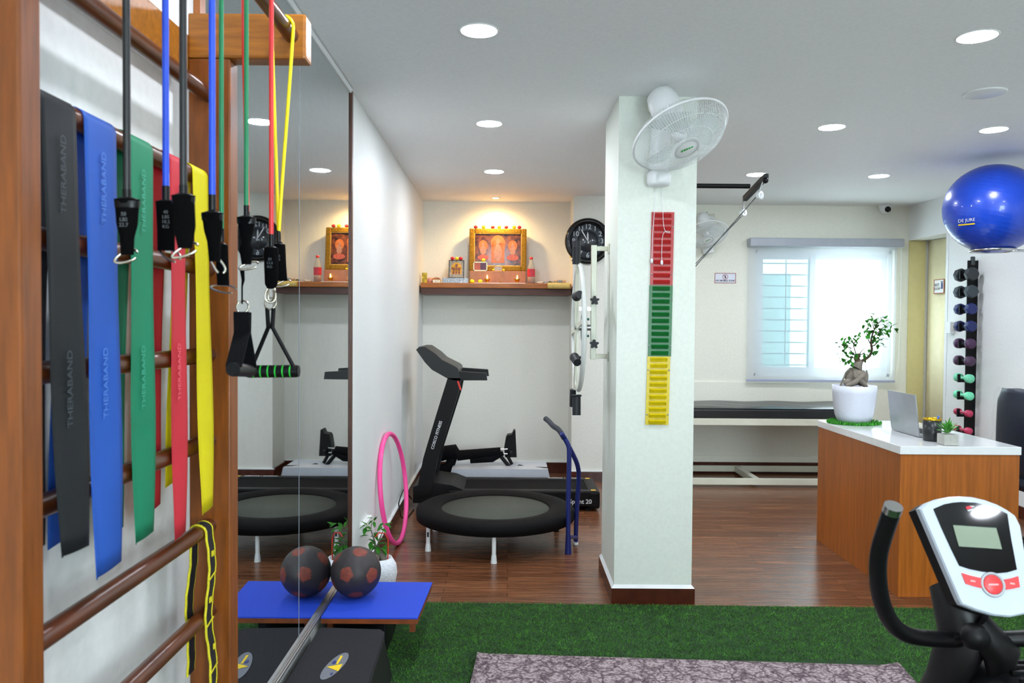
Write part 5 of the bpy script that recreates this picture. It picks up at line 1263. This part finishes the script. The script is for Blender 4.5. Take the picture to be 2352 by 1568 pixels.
for k in range(5):
    a = 2 * PI * k / 5 + .3; e = (chx + .26 + .28 * math.cos(a), chy + .28 * math.sin(a), .07); bs_.tube([(chx + .26, chy, .10), e], [.025, .016], 10)
bs_.build('star_base', black_pl, ct)
for k in range(5):
    a = 2 * PI * k / 5 + .3; e = Vector((chx + .26 + .28 * math.cos(a), chy + .28 * math.sin(a), .028)); MB().cyl(e + Vector((-.012, 0, 0)), e + Vector((.012, 0, 0)), .027, 16).build('caster', black_pl, ct)
for s_g in (-1, 1):
    MB().tube(smooth([Vector((chx + .10, chy + s_g * .26, .47)), Vector((chx + .12, chy + s_g * .29, .68)), Vector((chx + .36, chy + s_g * .29, .69)), Vector((chx + .38, chy + s_g * .25, .47))]), .014, 10).build('armrest', black_pl, ct)

# ================================================================ EXERCISE BALL on wall ring
eb = Vector((at(2282, 480, 5.2).x, 5.2, 0)); eb.z = at(2282, 480, 5.2).z
def eball_mat():
    m = bpy.data.materials.new('blue_vinyl'); m.use_nodes = True; nt = m.node_tree; b = nt.nodes['Principled BSDF']; b.inputs['Roughness'].default_value = .28
    b.inputs['Base Color'].default_value = rgb('1440B4'); b.inputs['Coat Weight'].default_value = .3
    N, L = nt.nodes.new, nt.links.new; tc = N('ShaderNodeTexCoord'); mp_ = N('ShaderNodeMapping'); mp_.inputs['Rotation'].default_value = (.25, .25, 0)
    n = N('ShaderNodeTexNoise'); n.inputs['Scale'].default_value = 25; L(tc.outputs['Object'], n.inputs[0]); r = N('ShaderNodeValToRGB')
    r.color_ramp.elements[0].color = rgb('1038A6'); r.color_ramp.elements[1].color = rgb('1444B8'); L(n.outputs[0], r.inputs[0]); L(r.outputs[0], b.inputs['Base Color']); return m
et = thing('exercise_ball', 'large glossy blue exercise ball resting on a wall ring near the ceiling', 'exercise ball', (eb.x, eb.y, eb.z - .30))
RB = .302; eb.z = min(eb.z, 2.512 - RB * .97)
axb = Vector((.25, -.1, 1)).normalized()
prof = []
for i in range(121):
    th = PI * i / 120; lat = PI / 2 - th; rg = 0.0
    for L0 in [(.10 * k) for k in range(-12, 13)]:
        if abs(L0) > .15 and abs(L0) < 1.2: rg += .0014 * math.exp(-((lat - L0) / .010) ** 2)
    prof.append(((RB + rg) * math.sin(th), -(RB + rg) * math.cos(th) * .96))
MB().lathe(prof, eb, axb, 72).build('ball', eball_mat(), et)
def onball(px, py, extra=.0022):
    d = ray(px, py); oc = CAM - eb; A = d.dot(d); B = 2 * d.dot(oc); Cq = oc.dot(oc) - (RB + extra) ** 2
    return CAM + d * ((-B - math.sqrt(max(0, B * B - 4 * A * Cq))) / (2 * A))
def ball_text(body, x0, y0, x1, y1, m_, nm):
    """lettering laid on the curved vinyl"""
    o_ = text(body, 1, (0, 0, 0), (1, 0, 0), (0, 1, 0), nm, m_, None, .0, False)
    me = o_.data; xs = [v.co.x for v in me.vertices]; ys = [v.co.y for v in me.vertices]; a0, a1, b0, b1 = min(xs), max(xs), min(ys), max(ys)
    for v in me.vertices:
        u_ = (v.co.x - a0) / (a1 - a0); w2 = (v.co.y - b0) / (b1 - b0); px = x0 + (x1 - x0) * u_; py = y1 + (y0 - y1) * w2 - 4 * u_
        v.co = onball(px, py) - Vector(et.location)
    o_.parent = et
ball_text('DE JURE', 2201, 504, 2239, 513.5, white_ink, 'lettering')
ul = MB(); ul.grid(lambda u, v: onball(2201 + 38 * u, 516.5 - 3.5 * u - 3.5 * v * 0 + (1 - v) * 0 - 3 * v + 2), 8, 3); ul.build('underline', mat('underline_yellow', 'F0C810', .4), et)
zr_ = eb.z - math.sqrt(max(0.0, (RB * .96) ** 2 - .125 ** 2)) - .006
br3 = thing('ball_wall_ring', 'chrome ring bracket on the wall that carries the blue ball', 'bracket', (XR, eb.y, zr_))
MB().tube([(eb.x + .132 * math.cos(a), eb.y + .132 * math.sin(a), zr_ - .006) for a in [2 * PI * k / 40 for k in range(40)]], .009, 10, closed=True).build('ring', chrome, br3)
MB().cyl((eb.x + .135, eb.y, zr_ - .006), (XR - .005, eb.y, zr_ - .006), .009, 10).build('arm', chrome, br3)
MB().box(XR - .006, XR - .0005, eb.y - .03, eb.y + .03, zr_ - .04, zr_ + .03).build('wall_plate', chrome, br3)

# ================================================================ DUMBBELL RACK
dr = thing('dumbbell_rack', 'tall narrow black dumbbell rack fixed to the wall under the blue ball', 'dumbbell rack', (XR, 6.27, .4))
ry = 6.27
def rz(py): return at(2226, py, ry).z
zs_ = [rz(630 + 39.6 * k) for k in range(10)]
zt_r = rz(592)
MB().box(3.665, XR - .0005, ry, ry + .012, .40, zt_r - .02, .003).build('spine_plate', black_mt, dr)
MB().box(3.690, 3.722, ry - .005, ry + .017, zt_r - .06, zt_r + .012, .008).build('top_cap', mat('cap_grey', '3C4446', .4), dr)
for z in zs_:
    hk = MB(); hk.box(3.616, 3.664, ry, ry + .012, z - .036, z - .014, .002); hk.box(3.604, 3.626, ry, ry + .012, z - .036, z + .030, .003); hk.build('cradle_arm', black_mt, dr)
cols = [('blackish grey', '2C3236', .054), ('dark grey', '3A444A', .052), ('dark blue', '1C2A66', .046), ('navy blue', '182460', .045), ('dark purple', '4A2A50', .041), ('dusky purple', '4E3450', .040), ('mint green', '7CE0B4', .035), ('pale mint', '7CE8B8', .034), ('crimson pink', 'C0385C', .028), ('rose pink', 'C83A60', .028)]
place = ['topmost on the rack', 'second from the top of the rack', 'third from the top of the rack', 'just above the first purple pair', 'fifth from the top, under the blue ones', 'sixth from the top, above the mint ones', 'upper of the two mint ones', 'lower of the two mint ones', 'upper of the two pink ones', 'lowest on the rack by the desk top']
for z, (cn, hx, r_), pl_ in zip(zs_, cols, place):
    x = 3.655; hz = z - .014 + .0125
    dbt = thing('dumbbell', cn + ' dumbbell, ' + pl_, 'dumbbell', (x, ry, hz - r_), 'dumbbells on the wall rack')
    m_ = mat('dumbbell_' + hx, hx, .45, var=.12, scale=80)
    MB().cyl((x, ry - .048, hz), (x, ry + .060, hz), .012, 12).build('handle', black_mt if r_ > .038 else m_, dbt)
    for (a, b) in ((ry - .092, ry - .046), (ry + .058, ry + .104)):
        g_ = MB(); g_.lathe([(0, 0), (r_ * .82, 0), (r_, .007), (r_, (b - a) - .007), (r_ * .82, b - a), (0, b - a)], (x, a, hz), (0, 1, 0), 8 if r_ > .043 else 20); o_ = g_.build('head', m_, dbt)
        if r_ > .043:
            for p in o_.data.polygons: p.use_smooth = False

# ================================================================ TURF + RUG
tf_ = thing('artificial_turf', 'green artificial grass carpet laid over the wooden floor', 'grass carpet', (1.4, 2.4, 0))
X0t, X1t, Y0t = -0.762, 3.73, 0.4
def yedge(x): return 3.868 - .035 * (x + .4) / 2.5
tbm = MB(); tbm.prism([(X0t, Y0t, .0008), (X1t, Y0t, .0008), (X1t, yedge(X1t), .0008), (X0t, yedge(X0t), .0008)], (0, 0, .006)); tbm.build('backing', mat('turf_base', '12380A', .95, var=.35, scale=14), tf_)
gb = []; V = []; Fc = []
rnd = random.Random(3)
def inview(x, y):
    return -1 < x / y < .70 and y > 2.55
cnt = 0
while cnt < 84000:
    y = 2.6 + (3.88 - 2.6) * rnd.random(); x = -.75 + 3.3 * rnd.random()
    if cnt > 52000: y = 1.2 + 2.66 * rnd.random(); x = -.75 + 4.45 * rnd.random()
    if y > yedge(x) + .004 or (cnt <= 52000 and x / y > .68): continue
    if cnt > 52000 and y > 2.6 and x / y < .68: continue
    if -0.10 < x < 1.55 and y < 3.22: continue
    cnt += 1
    b = rnd.uniform(0, PI); w = .0016; dx, dy = w * math.cos(b), w * math.sin(b); k = len(V)
    V += [(x - dx - 1.4, y - dy - 2.4, .0065), (x + dx - 1.4, y + dy - 2.4, .0065), (x + rnd.gauss(0, .007) - 1.4, y + rnd.gauss(0, .007) - 2.4, .0065 + rnd.uniform(.0055, .0105))]; Fc.append((k, k + 1, k + 2))
me = bpy.data.meshes.new('grass_pile'); me.from_pydata(V, [], Fc)
def turf_build(nt, b):
    N, L = nt.nodes.new, nt.links.new; tc = N('ShaderNodeTexCoord'); n = N('ShaderNodeTexNoise'); n.inputs['Scale'].default_value = 16; n.inputs['Detail'].default_value = 9; n.inputs['Roughness'].default_value = .8; L(tc.outputs['Object'], n.inputs[0])
    r = N('ShaderNodeValToRGB'); r.color_ramp.elements[0].position = .35; r.color_ramp.elements[1].position = .65; r.color_ramp.elements[0].color = rgb('143C04'); r.color_ramp.elements[1].color = rgb('4C8E1C'); L(n.outputs[0], r.inputs[0]); L(r.outputs[0], b.inputs['Base Color'])
me.materials.append(ramp_mat('turf_fibre', .8, turf_build)); o_ = bpy.data.objects.new('grass_pile', me); COL.objects.link(o_); o_.parent = tf_; o_['kind'] = 'stuff'
# rug
rgm = MB(); rp0 = at(1096, 1503, 1); Zr = Vector((0, 0, .026))
A = onplane(1096, 1502, Zr, Vector((0, 0, 1))); B = onplane(2064, 1531, Zr, Vector((0, 0, 1)))
dirx = (B - A).normalized(); diry = Vector((-dirx.y, dirx.x, 0)) * -1
Lr = (B - A).length
def rf(u, v):
    p = A + dirx * Lr * u + diry * 1.9 * v; c_ = max(0, u - .955) * 22 * max(0, .16 - v) * 5; c2 = max(0, .02 - u) * 40 * max(0, .05 - v) * 14
    return (p.x, p.y, .025 + .0015 * math.sin(u * 30) * math.sin(v * 17) + .018 * c_ + .010 * c2)
rgm.grid(rf, 90, 50, -.006); tag(rgm.build('woven_rug', rug_m), 'mauve grey patterned rug lying on the green turf', 'rug')

# ================================================================ EXERCISE BIKE
BY = 1.50
ebk = thing('exercise_bike', 'upright exercise bike with white console and curved black handlebars', 'exercise bike', (.95, 1.62, 0))
pc0 = at(2240, 1270, BY); pn_ = Vector((-.004, -.933, .358)).normalized()
def cpt(x, y, off=0.0): return onplane(2070 + x / 5.227, 1130 + y / 5.227, pc0, pn_) + pn_ * off
outl = [(215, 200), (300, 130), (420, 85), (560, 58), (700, 50), (850, 60), (1000, 95), (1150, 150), (1270, 215), (1360, 280), (1420, 400), (1470, 700), (1530, 1000), (1575, 1300), (1560, 1390), (1474, 1465), (1300, 1500), (1100, 1480), (900, 1420), (720, 1350), (690, 1300)]
def bev_prism(mb, pts, off0, off1, inset):
    P0 = [cpt(a, b, off0) for a, b in pts]; cx_ = sum(a for a, b in pts) / len(pts); cy_ = sum(b for a, b in pts) / len(pts)
    P1 = [cpt(a, b, off1 - .004) for a, b in pts]; P2 = [cpt(a + (cx_ - a) * inset, b + (cy_ - b) * inset, off1) for a, b in pts]; n = len(pts)
    mb.add(P0 + P1 + P2, [list(range(n))] + [list(range(2 * n, 3 * n))] + [(i, (i + 1) % n, (i + 1) % n + n, i + n) for i in range(n)] + [(i + n, (i + 1) % n + n, (i + 1) % n + 2 * n, i + 2 * n) for i in range(n)]); return mb
wc = bev_prism(MB(), outl, -.014, .004, .025).build('console_face', mat('console_white', 'BAC3CE', .3, var=.02), ebk)
bkp = []
for (a, b) in outl: bkp.append((a, b))
bks = MB(); P0 = [cpt(a, b, -.0145) for a, b in outl]; cxm, cym = 860, 760
P1 = [cpt(a + (cxm - a) * .01, b + (cym - b) * .01, -.046) for a, b in outl]; P2 = [cpt(a + (cxm - a) * .22, b + (cym - b) * .22, -.066) for a, b in outl]; n = len(outl)
bks.add(P0 + P1 + P2, [list(range(n)), list(range(2 * n, 3 * n))] + [(i, (i + 1) % n, (i + 1) % n + n, i + n) for i in range(n)] + [(i + n, (i + 1) % n + n, (i + 1) % n + 2 * n, i + 2 * n) for i in range(n)]); bks.build('console_shell', black_pl, ebk)
scr = [(370, 205), (500, 150), (600, 130), (700, 122), (870, 130), (1050, 170), (1160, 215), (1255, 265), (1300, 560), (1370, 930), (1250, 965), (1130, 975), (950, 955), (800, 925), (680, 885), (580, 680), (470, 440)]
sb2 = MB(); sb2.prism([cpt(a, b, .0042) for a, b in scr], pn_ * .0012); sco = sb2.build('screen_panel', black_gloss, ebk)
sb2 = MB(); sb2.prism([cpt(a, b, .0056) for a, b in ((598, 395), (1120, 430), (1190, 690), (670, 655))], pn_ * .0006); sb2.build('display', mat('lcd', '76846E', .25, var=.04), sco)
sb2 = MB(); sb2.tube([cpt(a, b, .0062) for a, b in ((598, 395), (1120, 430), (1190, 690), (670, 655))], .0007, 5, closed=True); sb2.build('display_bezel', mat('bezel', '3A4440', .1, .6), sco)
u2 = (cpt(900, 200) - cpt(760, 200)).normalized(); v2 = pn_.cross(u2)
lg = MB(); lg.prism([cpt(a, b, .0056) for a, b in ((755, 178), (800, 170), (835, 190), (800, 205), (770, 212))], pn_ * .0004); lg.build('red_logo', mat('logo_red', 'D82838', .4), sco)
lg = MB(); lg.prism([cpt(a, b, .0057) for a, b in ((770, 222), (830, 205), (835, 214), (790, 232))], pn_ * .0004); lg.prism([cpt(a, b, .0057) for a, b in ((800, 168), (855, 170), (850, 180), (830, 182))], pn_ * .0004); lg.build('white_logo', white_ink, sco)
text('fit', .0095, cpt(890, 205, .006), u2, v2, 'lettering', grey_ink, sco, .0002, bold=.0002) if False else None
btn = mat('button_red', 'E03A3C', .4, var=.05)
for pts, tx_ in (([(705, 970), (820, 1005), (935, 1030), (955, 1155), (850, 1130), (755, 1100)], (840, 1068)), ([(1215, 1050), (1300, 1035), (1385, 1010), (1405, 1140), (1320, 1160), (1240, 1172)], (1312, 1098))):
    b_ = MB(); b_.prism([cpt(a, b, .0042) for a, b in pts], pn_ * .0015); bo2 = b_.build('button', btn, ebk)
    l_ = MB(); l_.prism([cpt(tx_[0] + a, tx_[1] + b, .0059) for a, b in ((-30, -14), (28, -6), (32, 14), (-26, 6))], pn_ * .0002); l_.build('button_print', mat('button_print', 'F0A0A0', .5), bo2)
cB = cpt(1083, 1110, .004); rB = (cpt(1083 + 112, 1110) - cpt(1083, 1110)).length
b_ = MB(); b_.lathe([(rB * 1.02, 0), (rB * 1.32, 0), (rB * 1.25, .0035), (rB * 1.04, .0025), (rB * 1.02, 0)], cB, pn_, 40); b_.build('button_ring', mat('ring_grey', 'A8ACB0', .3), ebk)
b_ = MB(); b_.lathe([(0, .003), (rB * .9, .003), (rB, .0015), (rB, 0), (0, 0)], cB, pn_, 40); bo2 = b_.build('button', btn, ebk)
l_ = MB(); l_.prism([cpt(1083 + a, 1110 + b, .0073) for a, b in ((-60, -10), (60, -10), (60, 10), (-60, 10))], pn_ * .0002); l_.build('button_print', MATS['button_print'], bo2)
# handlebars
hl = [(2049, 1172, 1.36), (2037, 1207, 1.375), (2019, 1262, 1.40), (2015, 1315, 1.42), (2022, 1377, 1.445), (2043, 1427, 1.46), (2075, 1456, 1.48), (2117, 1465, 1.50), (2180, 1468, 1.52)]
P = [at(a, b, Yd) for a, b, Yd in hl]
cxl = at(2222, 1470, 1.52)
Pr = [Vector((2 * cxl.x - p.x, p.y, p.z)) for p in P]
MB().tube(smooth(P, 2)[:], .0155, 16).build('handlebar', black_foam, ebk)
MB().tube(smooth(Pr, 2)[:], .0155, 16).build('handlebar', black_foam, ebk)
for q in (P, Pr):
    d = (q[0] - q[1]).normalized(); MB().cyl(q[0] - d * .004, q[0] + d * .010, .0158, 20).build('handle_end_cap', chrome, ebk)
MB().cyl((P[-1].x - .01, P[-1].y, P[-1].z), (Pr[-1].x + .01, Pr[-1].y, Pr[-1].z), .015, 14).build('handlebar_bar', black_mt, ebk)
ct_ = at(2235, 1400, 1.545)
col_ = MB(); top_ = Vector((cxl.x + .012, 1.60, ct_.z + .03)); bot_ = Vector((cxl.x + .02, 1.86, .30))
pm_ = Vector((cxl.x + .005, 1.60, cxl.z - .12))
col_.tube([top_, Vector((cxl.x + .01, 1.55, cxl.z)), pm_, bot_], [.05, .056, .046, .045], 16, flat=.8); col_.build('column', mat('column_black', '0B090D', .5, var=.1), ebk)
kn = at(2245, 1465, 1.46); kb3 = MB(); kb3.lathe([(0, 0), (.022, 0), (.026, .012), (.02, .03), (0, .032)], kn + Vector((0, .02, 0)), (0, -1, 0), 20); kb3.build('clamp_knob', black_pl, ebk)
cc2 = MB(); b0 = at(2300, 1500, 1.5); cc2.tube([b0 + Vector((-.04, .02, .05)), b0, b0 + Vector((.01, .02, -.06))], [.03, .034, .02], 12); cc2.build('bracket_cover', black_pl, ebk)
hs = MB(); hs.lathe([(0, -.07), (.20, -.07), (.235, -.04), (.24, 0), (.235, .04), (.20, .07), (0, .07)], (cxl.x + .09, 1.50, .50), (1, 0, 0), 40); hs.build('flywheel_housing', mat('housing_black', '101013', .45, var=.1), ebk)
vt = MB()
for k in range(12):
    a = PI / 2 + (k - 6) * .10; vt.box(cxl.x + .06, cxl.x + .12, 1.50 + .242 * math.cos(a) - .003, 1.50 + .242 * math.cos(a) + .003, .50 + .242 * math.sin(a) - .004, .50 + .242 * math.sin(a) + .003)
vt.build('vent', black_pl, ebk)
MB().tube([(cxl.x + .02, 1.70, .30), (cxl.x + .02, 1.15, .20), (cxl.x + .02, 1.05, .075)], .03, 12).build('frame_tube', black_mt, ebk)
MB().tube([(cxl.x + .02, 1.84, .30), (cxl.x + .02, 1.98, .075)], .03, 12).build('frame_tube', black_mt, ebk)
MB().cyl((cxl.x - .20, 1.98, .068), (cxl.x + .24, 1.98, .068), .030, 16).build('stabiliser_foot', black_mt, ebk); MB().cyl((cxl.x - .20, 1.05, .068), (cxl.x + .24, 1.05, .068), .030, 16).build('stabiliser_foot', black_mt, ebk)
MB().tube([(cxl.x + .02, 1.22, .22), (cxl.x + .02, 1.10, .74)], .022, 12).build('seat_post', chrome, ebk)
se = MB(); se.ball((cxl.x + .02, 1.07, .78), .13, 24, 12, (.85, 1.0, .32)); se.ball((cxl.x + .02, 1.19, .785), .06, 16, 10, (.7, 1.4, .5)); se.build('saddle', black_pl, ebk)
for s_g in (-1, 1):
    cr_ = MB(); cr_.tube([(cxl.x + .02 + s_g * .085, 1.62, .34), (cxl.x + .02 + s_g * .09, 1.62 + s_g * .04, .34 - s_g * .15)], .010, 8); cro = cr_.build('crank', black_mt, ebk)
    MB().box(cxl.x + .02 + s_g * .13 - .04, cxl.x + .02 + s_g * .13 + .04, 1.62 + s_g * .04 - .05, 1.62 + s_g * .04 + .05, .34 - s_g * .15 - .012, .34 - s_g * .15 + .012, .006).build('pedal', black_pl, cro)
